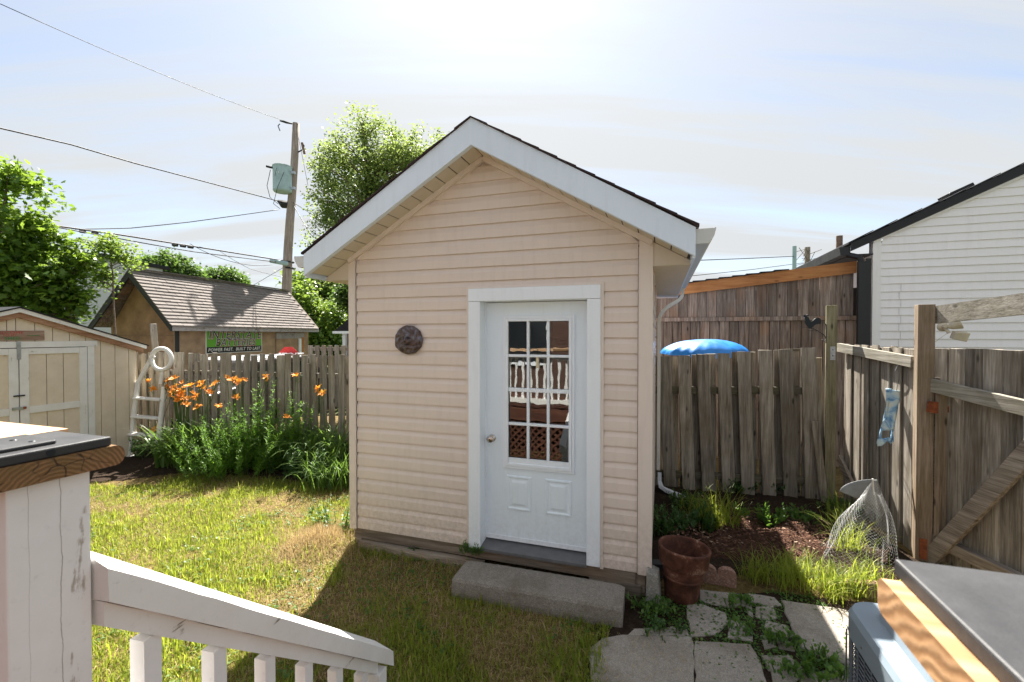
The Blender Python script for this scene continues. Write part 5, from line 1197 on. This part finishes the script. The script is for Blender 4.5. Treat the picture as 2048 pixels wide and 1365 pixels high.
# leaf templates
oval_v=[(0,0,0),(.32,.30,.05),(.36,.62,.06),(0,1,0),(-.36,.62,.06),(-.32,.30,.05)]; oval_f=[(0,1,2),(0,2,3),(0,3,4),(0,4,5)]
mp_r=[(0,0),(.14,.10),(.50,-.02),(.40,.20),(.78,.38),(.46,.46),(.50,.66),(.20,.62),(0,1.0),(-.20,.62),(-.50,.66),(-.46,.46),(-.78,.38),(-.40,.20),(-.50,-.02),(-.14,.10)]
maple_v=[(0,.35,.04)]+[(x,y,.10*abs(x)) for x,y in mp_r]; maple_f=[(0,i,i%16+1) for i in range(1,17)]
lance_v=[(0,0,0),(.11,.35,.02),(0,1,0),(-.11,.35,.02)]; lance_f=[(0,1,2),(0,2,3)]
def canopy(ell,nclump,nleaf,size,spread,seed,shell=.55,squash=.7):
    """ell: list of (cx,cy,cz,rx,ry,rz,weight). leaf positions gathered in clumps"""
    r=np.random.default_rng(seed); E=np.array(ell,float); w_=E[:,6]/E[:,6].sum(); ch=r.choice(len(E),nclump,p=w_)
    d=r.normal(size=(nclump,3)); d/=np.linalg.norm(d,axis=1)[:,None]; rad=shell+(1-shell)*r.random(nclump)**.6
    low=r.random(nclump)<.25; rad=np.where(low,r.random(nclump)**.5*shell,rad)
    C=E[ch,:3]+d*E[ch,3:6]*rad[:,None]
    k=r.integers(0,nclump,nleaf); sz=spread*(.6+.8*r.random(nclump))
    off=np.clip(r.normal(size=(nleaf,3)),-1.9,1.9)*sz[k][:,None]; off[:,2]*=squash
    return C,C[k]+off
def tree(name,label,cat,base,ell,nclump,nleaf,size,spread,lm,tv,tf,trunk_r,trunk_h,seed,group=None,shell=.55,nb=26,droop=0,twig=.012):
    t=thing(name,label,cat,base,0,group)
    C,Pp=canopy(ell,nclump,nleaf,size,spread,seed,shell)
    n=len(Pp); r=np.random.default_rng(seed+1); s=size*(.6+.7*r.random(n))
    mt=randrot(n)*s[:,None,None]
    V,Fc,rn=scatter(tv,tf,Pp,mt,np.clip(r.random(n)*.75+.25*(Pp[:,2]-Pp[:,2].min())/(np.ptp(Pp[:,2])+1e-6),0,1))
    npmesh('crown',V,Fc,lm,t,uvcol=rn,kind='stuff')
    # trunk and limbs reaching towards clumps
    mb=MB(); top=Vector((np.mean([e[0] for e in ell]),np.mean([e[1] for e in ell]),trunk_h))
    N=7; tp=[Vector((top.x*i/(N-1)+.04*math.sin(i*2.1+seed),top.y*i/(N-1)+.04*math.cos(i*1.7),trunk_h*i/(N-1))) for i in range(N)]
    mb.tube(tp,[trunk_r*(1-.7*i/(N-1)) for i in range(N)],9); mb.build('trunk',M['bark'],t,smooth=True)
    mb=MB()
    for i in r.choice(nclump,min(nb,nclump),replace=False):
        e=Vector(C[i]); h=min(max(.25,(e.z-.5*(Vector((e.x,e.y,0))-Vector((top.x,top.y,0))).length)/trunk_h),.98)
        a=tp[0].lerp(tp[-1],h); a=Vector((top.x*h,top.y*h,trunk_h*h)); mid=a.lerp(e,.5)+Vector((0,0,.08*(e-a).length))
        rr_=trunk_r*.32*(1-.6*h)+twig*.5
        mb.tube([a,mid,e],[rr_,rr_*.6,twig*.5],5)
    mb.build('limbs',M['bark'],t)
    return t
# poplar-like tree behind the shed
def rel(px,py,Y,b): p=at(px,py,Y)-Vector(b); return p
Yp=12.5; b=(at(745,600,Yp).x,Yp,0)
def el(px,py,Y,rx,rz,b,w=1,ry=None):
    c=rel(px,py,Y,b); k=Y/F; return (c.x,c.y,c.z,rx*k,(ry or rx)*k,rz*k,w)
tree('tall_tree','tall airy small-leaved tree rising behind the left slope of the tan shed roof','tree',b,
 [el(745,385,Yp,105,130,b,3.2),el(690,340,Yp,60,80,b,1.2),el(790,315,Yp,68,80,b,1.3),el(725,262,Yp,22,50,b,.35),el(840,325,Yp,48,50,b,1.1),el(660,410,Yp,45,60,b,.6),el(680,480,Yp,60,60,b,1.0),el(760,480,Yp,95,60,b,1.2),el(640,320,Yp,28,28,b,.2),el(668,555,Yp,30,24,b,.22),el(880,300,Yp,32,34,b,.4),el(700,240,Yp,8,18,b,.06)],
 560,40000,.062,.15,M['poplar'],oval_v,oval_f,.14,7.6,11,shell=.35,nb=120)
# big maple at the left edge
Ym=9.4; b=(at(-25,600,Ym).x,Ym,0)
tree('maple_tree','large bright-leaved maple at the left edge behind the cream shed','tree',b,
 [el(-30,430,Ym,110,130,b,2.2),el(8,520,Ym,82,90,b,2.0),el(62,565,Ym,50,60,b,1.2),el(10,360,Ym,34,44,b,.35),el(60,470,Ym,45,45,b,.6),el(0,610,Ym,100,60,b,1.4),el(-90,540,Ym,100,120,b,1.5)],
 380,11500,.105,.15,M['maple'],maple_v,maple_f,.12,4.2,21,group='maples behind the cream shed',shell=.45,nb=60)
b=(at(150,600,9.9).x,9.9,0); Y2=9.9
tree('maple_sapling','slender bright maple sapling between the big maple and the brown garage, over the shed roof','tree',b,
 [el(120,560,Y2,42,50,b,1.4),el(145,600,Y2,36,45,b,1.2),el(100,625,Y2,50,40,b,1.2),el(165,530,Y2,26,34,b,.5),el(135,495,Y2,26,28,b,.4)],
 130,2600,.095,.12,M['maple'],maple_v,maple_f,.05,3.2,31,group='maples behind the cream shed',shell=.3,nb=40)
b=(at(235,600,10.6).x,10.6,0); Y3=10.6
tree('light_sapling','pale fine-leaved sapling touching the left edge of the brown garage roof','tree',b,
 [el(215,490,Y3,42,26,b,.8),el(245,515,Y3,36,34,b,.8),el(205,550,Y3,24,40,b,.5)],
 90,2300,.07,.10,M['limeleaf'],oval_v,oval_f,.035,4.1,41,shell=.2,nb=36)
# dark hedge mass low behind the cream shed
# far round trees
for (px,py,rx,rz_,Yd,lb,sd) in ((340,545,64,48,38,'dense round green tree far behind the garage ridge, the left and larger one',51),(445,562,48,28,42,'lower round green tree far behind the garage ridge, right of the larger one',52)):
    b=(at(px,600,Yd).x,Yd,0)
    tree('round_tree',lb,'tree',b,[el(px,py,Yd,rx*.8,rz_*.8,b,2),el(px-rx*.5,py+8,Yd,rx*.5,rz_*.6,b,1),el(px+rx*.5,py+10,Yd,rx*.5,rz_*.6,b,1),el(px,py+40,Yd,rx,rz_,b,1.5)],260,15000,.24,.34,M['farleaf'],lance_v if False else oval_v,oval_f,.3,4.5,sd,group='far trees behind the garage',shell=.75,nb=10)
# greenery right of the garage
b=(at(640,650,24).x,24,0)
tree('leafy_tree','mid-green leafy tree right of the brown garage end','tree',b,[el(640,640,24,60,50,b,2),el(610,600,24,30,40,b,.8),el(680,670,24,55,45,b,1.5),el(640,690,24,70,40,b,1.2)],240,11000,.19,.25,M['limeleaf'],oval_v,oval_f,.12,2.6,61,group='trees right of the garage',shell=.5,nb=20)
b=(at(640,560,30).x,30,0)
tree('pale_tree','pale yellow-green tree far behind the leafy one, under the shed eave','tree',b,[el(620,575,30,50,34,b,2),el(665,570,30,40,28,b,1.2),el(700,580,30,34,34,b,1)],150,5200,.24,.34,M['limeleaf'],oval_v,oval_f,.2,4,71,group='trees right of the garage',shell=.4,nb=20)
b=(at(705,620,16).x,16,0)
tree('dark_tree','dark green tree peeking out beside the left corner of the tan shed','tree',b,[el(700,590,16,26,38,b,1.5),el(730,600,16,40,60,b,1.5)],90,4200,.11,.16,M['farleaf'],oval_v,oval_f,.1,3,81,group='trees right of the garage',shell=.5,nb=12)
# distant houses
hb=thing('blue_house','far pale blue house with a red-brown shingle roof, glimpsed right of the garage','house',at(700,640,34)*1,0); hb.location.z=0
zE=at(700,637,34).z; zR=at(700,588,34).z
hb.location.x=at(622,600,34).x
B(1.0,12,0,6,0,zE).build('wall',M['bluehouse'],hb)
MB().prism([(1.0,zE),(12,zE),(6.5,zR+1.8)],'y',.0,.05).build('gable',M['bluehouse'],hb)
MB().prism([(-1.2,zR-.35),(4.1,zR-.1),(2.2,zE+.35),(.6,zE-.25),(-1.2,zE-.3)],'y',-.9,-.7).build('roof',M['shingle_r'],hb)
MB().prism([(.6,zE-.3),(6.6,zR+1.9),(6.6,zR+2.1),(.5,zE-.05)],'y',-.65,6).build('roof',M['shingle_r'],hb)
for k_ in range(8): B(1.0,12,-.03,-.002,zE-.3-k_*.35,zE-.285-k_*.35).build('siding_line',M['bluehouse'],hb)
MB().box(2.6,3.2,-1.0,-.92,zR-.6,zR-.42).build('roof_vent',M['signwood'],hb)
ph=thing('pale_house','pale grey house wall half hidden behind the maple leaves','house',(at(60,600,22).x,22,0),0)
B(0,3.4,0,4,0,at(60,515,22).z).build('wall',M['palehouse'],ph)
for k_ in range(12): B(0,3.4,-.02,0,.5+k_*.42,.515+k_*.42).build('siding_line',M['palehouse'],ph)
MB().prism([(-.3,at(60,515,22).z),(3.6,at(60,515,22).z),(3.6,at(60,508,22).z),(-.3,at(60,508,22).z)],'y',-.3,4.3).build('roof',M['shingle_b'],ph)
ob=thing('dark_roof_shed','small outbuilding with a dark shingle roof just left of the tan shed corner','shed',(at(670,660,14.5).x,14.5,0),-.1)
ze=at(680,664,14.5).z; B(.25,3,.2,3,0,ze-.05).build('wall',M['barn'],ob); MB().prism([(0,ze),(3.4,ze),(2.4,ze+.75),(.75,ze+.62)],'y',-.1,.0).build('roof',M['shingle_b'],ob); B(-.02,3.4,-.13,-.1,ze-.06,ze+.02).build('gutter',M['frame_white'],ob); B(.22,.32,.05,.19,0,ze-.06).build('corner_post',M['frame_white'],ob)
# ================================================================ BED PLANTS
def ribbon(n_seg,L_,bend,w0):
    v=[];f=[]
    for i in range(n_seg+1):
        t=i/n_seg; a=bend*t**1.5; y=L_*(math.sin(a)/max(bend,.01)*1.0) if False else 0
        v.append(t)
    # integrate a bending blade
    y=z=0; ang=.12; P=[(0,0)]
    for i in range(n_seg):
        ang+=bend/n_seg*(.4+1.2*i/n_seg); y+=math.sin(ang)*L_/n_seg; z+=math.cos(ang)*L_/n_seg; P.append((y,z))
    V=[]
    for i,(y,z) in enumerate(P):
        t=i/n_seg; wd=w0*(1-t**2.2)*.5+.0004; V+=[(-wd,y,z),(wd,y,z)]
    return np.array(V),np.array([(2*i,2*i+1,2*i+3,2*i+2) for i in range(n_seg)])
def clump(name,m,par,pts,n,L_,w0,bends,seed,lo=.7,hi=1.25,spread=.06,**kw):
    r=np.random.default_rng(seed); Vs=[];Fs=[];Rs=[];o=0
    for bi,bd in enumerate(bends):
        tv,tf=ribbon(6,L_,bd,w0); k=n//len(bends); c=r.integers(0,len(pts),k); p=np.array(pts)[c]+np.concatenate([r.normal(0,spread,(k,2)),np.zeros((k,1))],1)
        a=r.uniform(0,6.28,k); s=r.uniform(lo,hi,k); mt=np.einsum('nij,njk->nik',rotz(a),rotx(r.normal(0,.12,k)))*s[:,None,None]
        V,Fc,rn=scatter(tv,tf,p,mt,r.random(k)); Vs.append(V);Fs.append(Fc+o);Rs.append(rn);o+=len(V)
    return npmesh(name,np.vstack(Vs),np.vstack(Fs),m,par,uvcol=np.concatenate(Rs),**kw)
# daylilies: each clump is one plant with leaves, stems and its own flowers
pet_v=[(0,0,0),(.018,.03,.012),(.020,.06,.022),(0,.088,.016),(-.020,.06,.022),(-.018,.03,.012)]; 
def flower(par,p,seed):
    r=np.random.default_rng(seed); n=6; a=np.arange(n)*math.pi/3+r.uniform(0,1); tilt=r.normal(.25,.2,n)
    mt=np.einsum('nij,njk->nik',rotz(a),rotx(tilt))*(.62+.20*r.random(n))[:,None,None]
    V,Fc,rn=scatter(np.array(pet_v)*1.0,oval_f,np.zeros((n,3)),mt,r.random(n))
    o=npmesh('flower',V,Fc,M['petal'],par,uvcol=rn); o.location=p; o.rotation_euler=(r.normal(.5,.35),r.normal(0,.5),0); return o
fz=[(300,792),(390,833),(460,820),(545,818),(500,863),(300,845),(330,862),(293,888),(355,902),(432,897),(365,930),(450,948),(560,952),(650,795),(690,803),(668,893),(830,783),(1010,776),(1135,843),(1145,878),(945,1012),(40,985),(198,1080),(172,803),(190,850),(340,892),(318,838),(440,955)]
fz+=[(278,800),(305,870),(322,915),(348,915),(405,828),(372,840),(530,826),(512,872),(640,800),(705,800),(440,892),(470,818),(378,938),(282,846),(345,860),(572,948),(845,790),(1000,770),(1128,850),(1152,872),(660,900),(312,790),(268,812),(340,880),(366,870),(312,898),(385,905),(418,878),(455,836),(482,846),(610,790),(672,812),(335,905),(298,862),(355,818),(275,830)]
fpx=[(240+x*.3516,480+y*.3516) for x,y in fz]
bases=[(300,880,7.45,'daylily clump by the ladder foot, a few orange blooms leaning across it'),(372,900,6.80,'densest orange daylily clump right of the white ladder'),(395,905,6.65,'orange daylily clump in front of the pickets, left of the feathery bush'),(470,900,6.7,'sparse orange daylily rising above the feathery green bush'),(590,905,6.55,'tall single daylily stems before the fence, right of the feathery bush'),(648,905,6.45,'last daylily clump toward the tan shed corner, two blooms together')]
grp='orange daylilies along the picket fence'
own=[[] for _ in bases]
for i,(x,y) in enumerate(fpx):
    k_=min(range(len(bases)),key=lambda j:abs(bases[j][0]+8-x)); own[k_].append((x,y,i))
for j,(bx,by,Yb,lb) in enumerate(bases):
    bb=Vector((at(bx,by,Yb).x,Yb,.03)); t=thing('daylily_plant',lb,'daylily',bb,0,grp)
    pts=[(rng.uniform(-.28,.28),rng.uniform(-.12,.15),0) for _ in range(7)]
    clump('leaves',M['lilyleaf'],t,pts,36 if j==0 else 340,.40 if j==0 else .74,.022,[1.1,1.6,2.1],100+j,spread=.05)
    sm=MB()
    for (x,y,i) in own[j]:
        p=at(x,y,Yb-.12+random.uniform(-.12,.1))-bb
        b0=Vector((p.x*.35+random.uniform(-.1,.1),random.uniform(-.05,.1),0)); mid=b0.lerp(p,.6)+Vector((-(p.x-b0.x)*.12,0,.05))
        sm.tube([b0,mid,p],[.006,.005,.0035],5); flower(t,p,300+i)
        for q_ in range(2):
            e=p+Vector((random.uniform(-.09,.09),random.uniform(-.03,.03),random.uniform(.0,.09))); sm.tube([mid.lerp(p,.8),mid.lerp(e,.9),e],[.003,.003,.006],4)
    sm.build('stems',M['stem'],t)
# a few daylily leaves mass further, dark weeds at the bed's right
def stems_plant(name,label,cat,base,n,H,spread,lm,seed,leaf=.05,lv=lance_v,lf=lance_f,per=34,lean=.25,group=None,lw=1.0,side=.45,**k):
    r=np.random.default_rng(seed); t=thing(name,label,cat,base,0,group); Ps=[];Ms=[];sm=MB()
    for i in range(n):
        a=r.uniform(0,6.28); rad=spread*math.sqrt(r.random()); b0=np.array([rad*math.cos(a),rad*math.sin(a)*.6,0]); h=H*(.55+.5*r.random())*(1-.35*rad/spread)
        d=np.array([math.cos(a)*lean*rad/spread+r.normal(0,.08),math.sin(a)*lean*rad/spread*.6+r.normal(0,.06),1.0]); top=b0+d*h
        sm.tube([b0,(b0+top)/2+np.array([0,0,.02]),top],[.004,.003,.002],4,cap=False)
        m_=int(per*h/H); tt=r.uniform(.12,1,m_); P_=b0+(top-b0)*tt[:,None]+r.normal(0,.012,(m_,3)); Ps.append(P_)
        ss=leaf*(1.15-.75*tt)*(.7+.6*r.random(m_)); az=r.uniform(0,6.28,m_); el_=r.normal(side,.35,m_)
        M_=np.einsum('nij,njk->nik',rotz(az),rotx(el_))*ss[:,None,None]; M_[:,:,0]*=lw; Ms.append(M_)
    Pp=np.vstack(Ps); Mm=np.vstack(Ms); V,Fc,rn=scatter(lv,lf,Pp,Mm,r.random(len(Pp))); npmesh('leaves',V,Fc,lm,t,uvcol=rn); sm.build('stems',M['stem'],t); return t
G_=lambda px,Y:Vector((at(px,900,Y).x,Y,.02))
stems_plant('feathery_bush','tall feathery light green bush against the pickets, the higher of two','bush',G_(535,6.55),70,1.42,.46,M['feather'],401,.095,per=170,group='feathery bushes in the flower bed',lean=.25)
stems_plant('feathery_bush','lower spreading feathery green bush at the lawn edge left of the taller one','bush',G_(455,6.30),70,.95,.55,M['feather'],402,.075,per=140,group='feathery bushes in the flower bed',lean=.6)
stems_plant('dark_bush','dark leafy weed bush under the pickets beside the tan shed corner','bush',G_(655,6.25),44,.62,.55,M['darkleaf'],403,.075,oval_v,oval_f,per=46,lean=.5,lw=.8)
stems_plant('dark_bush','dark leafy growth between ladder and daylilies at the fence foot','bush',G_(335,7.30),36,.50,.55,M['darkleaf'],404,.07,oval_v,oval_f,per=40,lean=.4,lw=.8)
stems_plant('dark_bush','dark leafy weeds between the feathery bush and the shed corner bush','bush',G_(595,6.40),36,.70,.40,M['darkleaf'],405,.065,oval_v,oval_f,per=46,lean=.4,lw=.8)
t=thing('arching_grass','arching green grass clump at the tan shed corner','grass clump',G_(665,5.75)); clump('blades',M['lilyleaf'],t,[(-.1,0,0),(.12,.1,0),(-.25,.2,0)],260,.52,.012,[1.0,1.6,2.1],410,spread=.08)
stems_plant('corner_weed','thin leafy weed standing by the lower left corner of the tan shed','weed',Vector((-1.72,4.45,.04)),12,.32,.16,M['weed'],411,.06,oval_v,oval_f,per=20,lean=.5,lw=.8,group='weeds at the shed corner')
stems_plant('corner_weed','shorter yellowish weed left of the thin one by the shed corner','weed',Vector((-1.95,4.7,.03)),10,.26,.18,M['weed'],412,.05,oval_v,oval_f,per=18,lean=.5,lw=.8,group='weeds at the shed corner')
# right bed weeds
W_=lambda px,py:gp(px,py,.03)
specs=[((1325,1065),26,.36,.22,'darkleaf',.055,'low dense green weed mat against the right shed wall'),
((1375,1015),14,.22,.2,'darkleaf',.07,'broad-leaved weed under the downspout outlet'),
((1395,1060),14,.30,.16,'darkleaf',.10,'coarse dark weed just behind the terracotta pot'),
((1480,985),10,.22,.15,'darkleaf',.07,'leafy weed at the fence foot near the shed'),
((1560,985),12,.24,.2,'darkleaf',.07,'leafy weed at the middle of the dark fence foot'),
((1520,1050),12,.24,.2,'weed',.08,'bright leafy weed at the back edge of the mulch'),
((1600,1045),10,.2,.18,'weed',.07,'bright leafy weed behind the right part of the mulch'),
((1680,1030),12,.26,.2,'darkleaf',.07,'leafy weed by the olive post foot'),
((1300,1225),12,.11,.15,'weed',.04,'low leafy weed between step and paving'),
((1330,1265),8,.07,.14,'darkleaf',.035,'flat green weed at the paving edge below the step corner'),
((1560,1285),6,.08,.10,'weed',.05,'weed tuft in the joints left of the big slab'),
((1650,1355),8,.12,.12,'weed',.06,'broad-leaved weed at the bottom edge between slabs'),
((1585,1350),6,.08,.10,'weed',.04,'small dark weed in the joint near the picture bottom'),
((1480,1210),5,.07,.10,'weed',.045,'weed in the gap between the first two small slabs'),
((1480,1265),3,.06,.08,'weed',.045,'weed cushion between the cracked slabs'),
((1632,1320),8,.12,.10,'weed',.035,'grassy weed by the corner of the big slab'),
((950,1113),12,.11,.09,'weed',.035,'bright clover-like tuft growing beside the door sill on the step'),
((820,1100),8,.08,.10,'darkleaf',.04,'dark weed under the foundation timber left of the step')]
for i,(p_,n_,H_,sp,mk,lf_,lb) in enumerate(specs):
    pos=W_(*p_); 
    if i==16: pos=local(1.262,-.03,.14)
    stems_plant('weed',lb,'weed',pos,n_*2,H_,sp,M[mk],500+i,lf_,oval_v,oval_f,per=14,lean=.7,lw=.75,group='weeds around the bed and paving',side=.9)
# long grass tufts
gt_=[((1430,1058),.46,190,'tall seeding grass tuft behind the mulch, left side'),((1400,1035),.34,90,'short grass tuft between pot and mulch'),((1500,1160),.24,150,'long grass fringe in front of the mulch, left part'),((1570,1170),.24,150,'long grass fringe in front of the mulch, middle part'),((1640,1180),.26,170,'long grass fringe in front of the mulch, right part'),((1690,1195),.26,150,'long grass fringe before the wire mesh'),((1700,1100),.40,110,'arching grass growing through the wire mesh'),((1690,1050),.45,60,'arching grass left of the wire mesh top'),((1600,1150),.22,200,'short sunny grass at the mulch front'),((1740,1180),.28,150,'grass at the foot of the wire mesh')]
for i,(p_,H_,n_,lb) in enumerate(gt_):
    t=thing('grass_tuft',lb,'grass clump',W_(*p_),0,'grass tufts around the mulch'); clump('blades',M['grass'],t,[(rng.uniform(-.16,.16),rng.uniform(-.07,.07),0) for _ in range(7)],n_,H_,.006,[.8,1.4,2.0],600+i,spread=.045,lo=.5,hi=1.2)
# ================================================================ LAWN
def inshed(x,y):
    q=(x-SO[0])*math.cos(YAW)-(y-SO[1])*math.sin(YAW); r_=(x-SO[0])*math.sin(YAW)+(y-SO[1])*math.cos(YAW); return q,r_
def lawn(n,seed):
    r=np.random.default_rng(seed); y=1.2+5.6*r.random(n)**.85; x=r.uniform(-1,1,n)*(.55*y+.6)-.50*y+.0
    x=np.where(r.random(n)<.15,r.uniform(-1.2,1.5,n),x)
    q,s=inshed(x,y); ok=~((q>0.0)&(s>.03)&(q<2.8)&(s<3.5))&~((q>1.32)&(q<2.62)&(s>-.45)&(s<.1))
    st0=Vector(P0); c,sn=math.cos(ang),math.sin(ang); u=(x-st0.x)*c+(y-st0.y)*sn; v=-(x-st0.x)*sn+(y-st0.y)*c
    ok&=~((u>-.01)&(u<Ls+.01)&(v>-.012)&(v<.30))
    ok&=(q<2.62)|(s<-1.9)&(q<2.0)
    # patio
    pl_=gp(1185,1195); pr=gp(1130,1480); edge=pr.x+.16+(pl_.x-pr.x)*(y-pr.y)/(pl_.y-pr.y); ok&=(x<edge)|(y>pl_.y+.05)
    bedy=6.02+ .21*(-2.4-x); ok&=y<bedy+.1*np.sin(x*5)
    ok&=~((x<-4.7)&(y>5.9+.0*(x)))
    return x[ok],y[ok]
def blades(name,m,n,seed,green):
    x,y=lawn(n,seed); r=np.random.default_rng(seed+5); q,s=inshed(x,y)
    dry=fbm(x*1.35+3,y*1.35+8)*.62+fbm(x*5.5+30,y*5.5)*.38
    d=dry+.30*np.exp(-(((x+1.9)/.42)**2+((y-4.3)/.45)**2))+.18*np.exp(-(((x+1.35)/.5)**2+((y-3.3)/.35)**2))+.14*np.exp(-(((x+2.6)/.6)**2+((y-5.3)/.3)**2))+.12*np.exp(-((s+.22)/.16)**2)*(q>0)*(q<1.4)+.10*((q>0.9)&(s<-.5))
    pg=np.clip((.71-d)/.16,0.24,1) if green else np.clip((d-.46)/.18,.13,1)
    k=r.random(len(x))<pg; x=x[k];y=y[k];d=d[k]; n=len(x)
    h=(.034+.032*fbm(x*4+60,y*4+9)) if green else .045*np.ones(n)
    h=h*(r.uniform(.35,1.1,n)+.9*(r.random(n)<.06))*np.clip(1.35-.9*(d-.3),.6,1.2)
    Vs=[];Fs=[];Rs=[];o=0
    tps=[(.2,),(.9,),(1.6,)] if green else [(1.6,),(2.2,)]
    c=r.integers(0,len(tps),n)
    for i,(bd,) in enumerate(tps):
        s_=c==i; k=s_.sum(); tv,tf=ribbon(2,1.0,bd,.085 if green else .06); z=height(x[s_],y[s_])
        tilt=r.normal(0,.55 if green else 1.0,k); az=r.uniform(0,6.28,k)
        mt=np.einsum('nij,njk->nik',rotz(az),rotx(tilt))*h[s_][:,None,None]
        V,Fc,rn=scatter(tv,tf,np.stack([x[s_],y[s_],z-.002+(0 if green else .012)*r.random(k)],-1),mt,r.random(k)); Vs.append(V);Fs.append(Fc+o);Rs.append(rn);o+=len(V)
    npmesh(name,np.vstack(Vs),np.vstack(Fs),m,uvcol=np.concatenate(Rs),kind='stuff',label='short green lawn grass' if green else 'dry straw-coloured grass in the lawn')
blades('lawn_grass',M['grass'],330000,900,True)
blades('dry_grass',M['straw'],170000,950,False)
# clover and broad-leaved weeds dotted through the lawn
x,y=lawn(5200,1234); r=np.random.default_rng(4); kk=(fbm(x*2.1+11,y*2.1+4)>.56); x=x[kk];y=y[kk];n=len(x)
rep_=3; xx=np.repeat(x,rep_)+r.normal(0,.006,n*rep_); yy=np.repeat(y,rep_)+r.normal(0,.006,n*rep_)
mt=np.einsum('nij,njk->nik',rotz(r.uniform(0,6.28,n*rep_)),rotx(r.normal(-.15,.3,n*rep_)))*(.018*r.uniform(.6,1.8,n*rep_))[:,None,None]
V,Fc,rn=scatter(oval_v,oval_f,np.stack([xx,yy,height(xx,yy)+.02+.015*r.random(n*rep_)],-1),mt,r.random(n*rep_)); npmesh('clover',V,Fc,M['weed'],uvcol=rn,kind='stuff',label='clover leaves scattered in the lawn')
# loose thatch heap at the shed corner
n=9000; r=np.random.default_rng(77); x=r.normal(-1.80,.20,n); y=r.normal(4.22,.24,n); q,s=inshed(x,y); k=~((q>0)&(s>0)); x=x[k];y=y[k];n=len(x)
tv,tf=ribbon(2,1.0,.9,.05); mt=np.einsum('nij,njk->nik',rotz(r.uniform(0,6.28,n)),rotx(r.normal(1.2,.6,n)))*(.07*r.uniform(.4,1.2,n))[:,None,None]
V,Fc,rn=scatter(tv,tf,np.stack([x,y,height(x,y)+r.random(n)*.03],-1),mt,r.random(n)); npmesh('thatch_heap',V,Fc,M['straw'],uvcol=rn,kind='stuff')
# moss and tiny weeds in the paving joints
n=9000; r=np.random.default_rng(79); a_=gp(1205,1200); b_=gp(1720,1400); x=r.uniform(.9,2.3,n); y=r.uniform(2.35,3.45,n); kk=fbm(x*4,y*4+3)>.42; x=x[kk];y=y[kk];n=len(x)
V,Fc,rn=scatter(oval_v,oval_f,np.stack([x,y,.016+.010*r.random(n)],-1),np.einsum('nij,njk->nik',rotz(r.uniform(0,6.28,n)),rotx(r.normal(-.3,.5,n)))*(.014*r.uniform(.5,1.8,n))[:,None,None],r.random(n)); npmesh('joint_moss',V,Fc,M['weed'],uvcol=rn,kind='stuff',label='moss and tiny weeds growing in the joints of the paving')
tv,tf=ribbon(2,1.0,.9,.05)
# clippings and dry bits on slabs
n=420; r=np.random.default_rng(78); c=gp(1300,1340); x=r.normal(c.x,.22,n); y=r.normal(c.y,.16,n)
c2=gp(1310,1330); V,Fc,rn=scatter(tv,tf,np.stack([x,y,np.full(n,.046)],-1),np.einsum('nij,njk->nik',rotz(r.uniform(0,6.28,n)),rotx(r.normal(1.5,.1,n)))*(.05*r.uniform(.3,1.1,n))[:,None,None],r.random(n)); npmesh('dry_clippings',V,Fc,M['straw'],uvcol=rn,kind='stuff')
# greenery seen on the far side of the gaps
far=MB()
b=(at(1930,800,6.2).x-.5,5.4,0)
stems_plant('neighbour_weeds','bright greenery glimpsed through the gate gaps','bush',Vector((5.0,3.3,0)),60,.9,.9,M['weed'],801,.07,oval_v,oval_f,per=30)
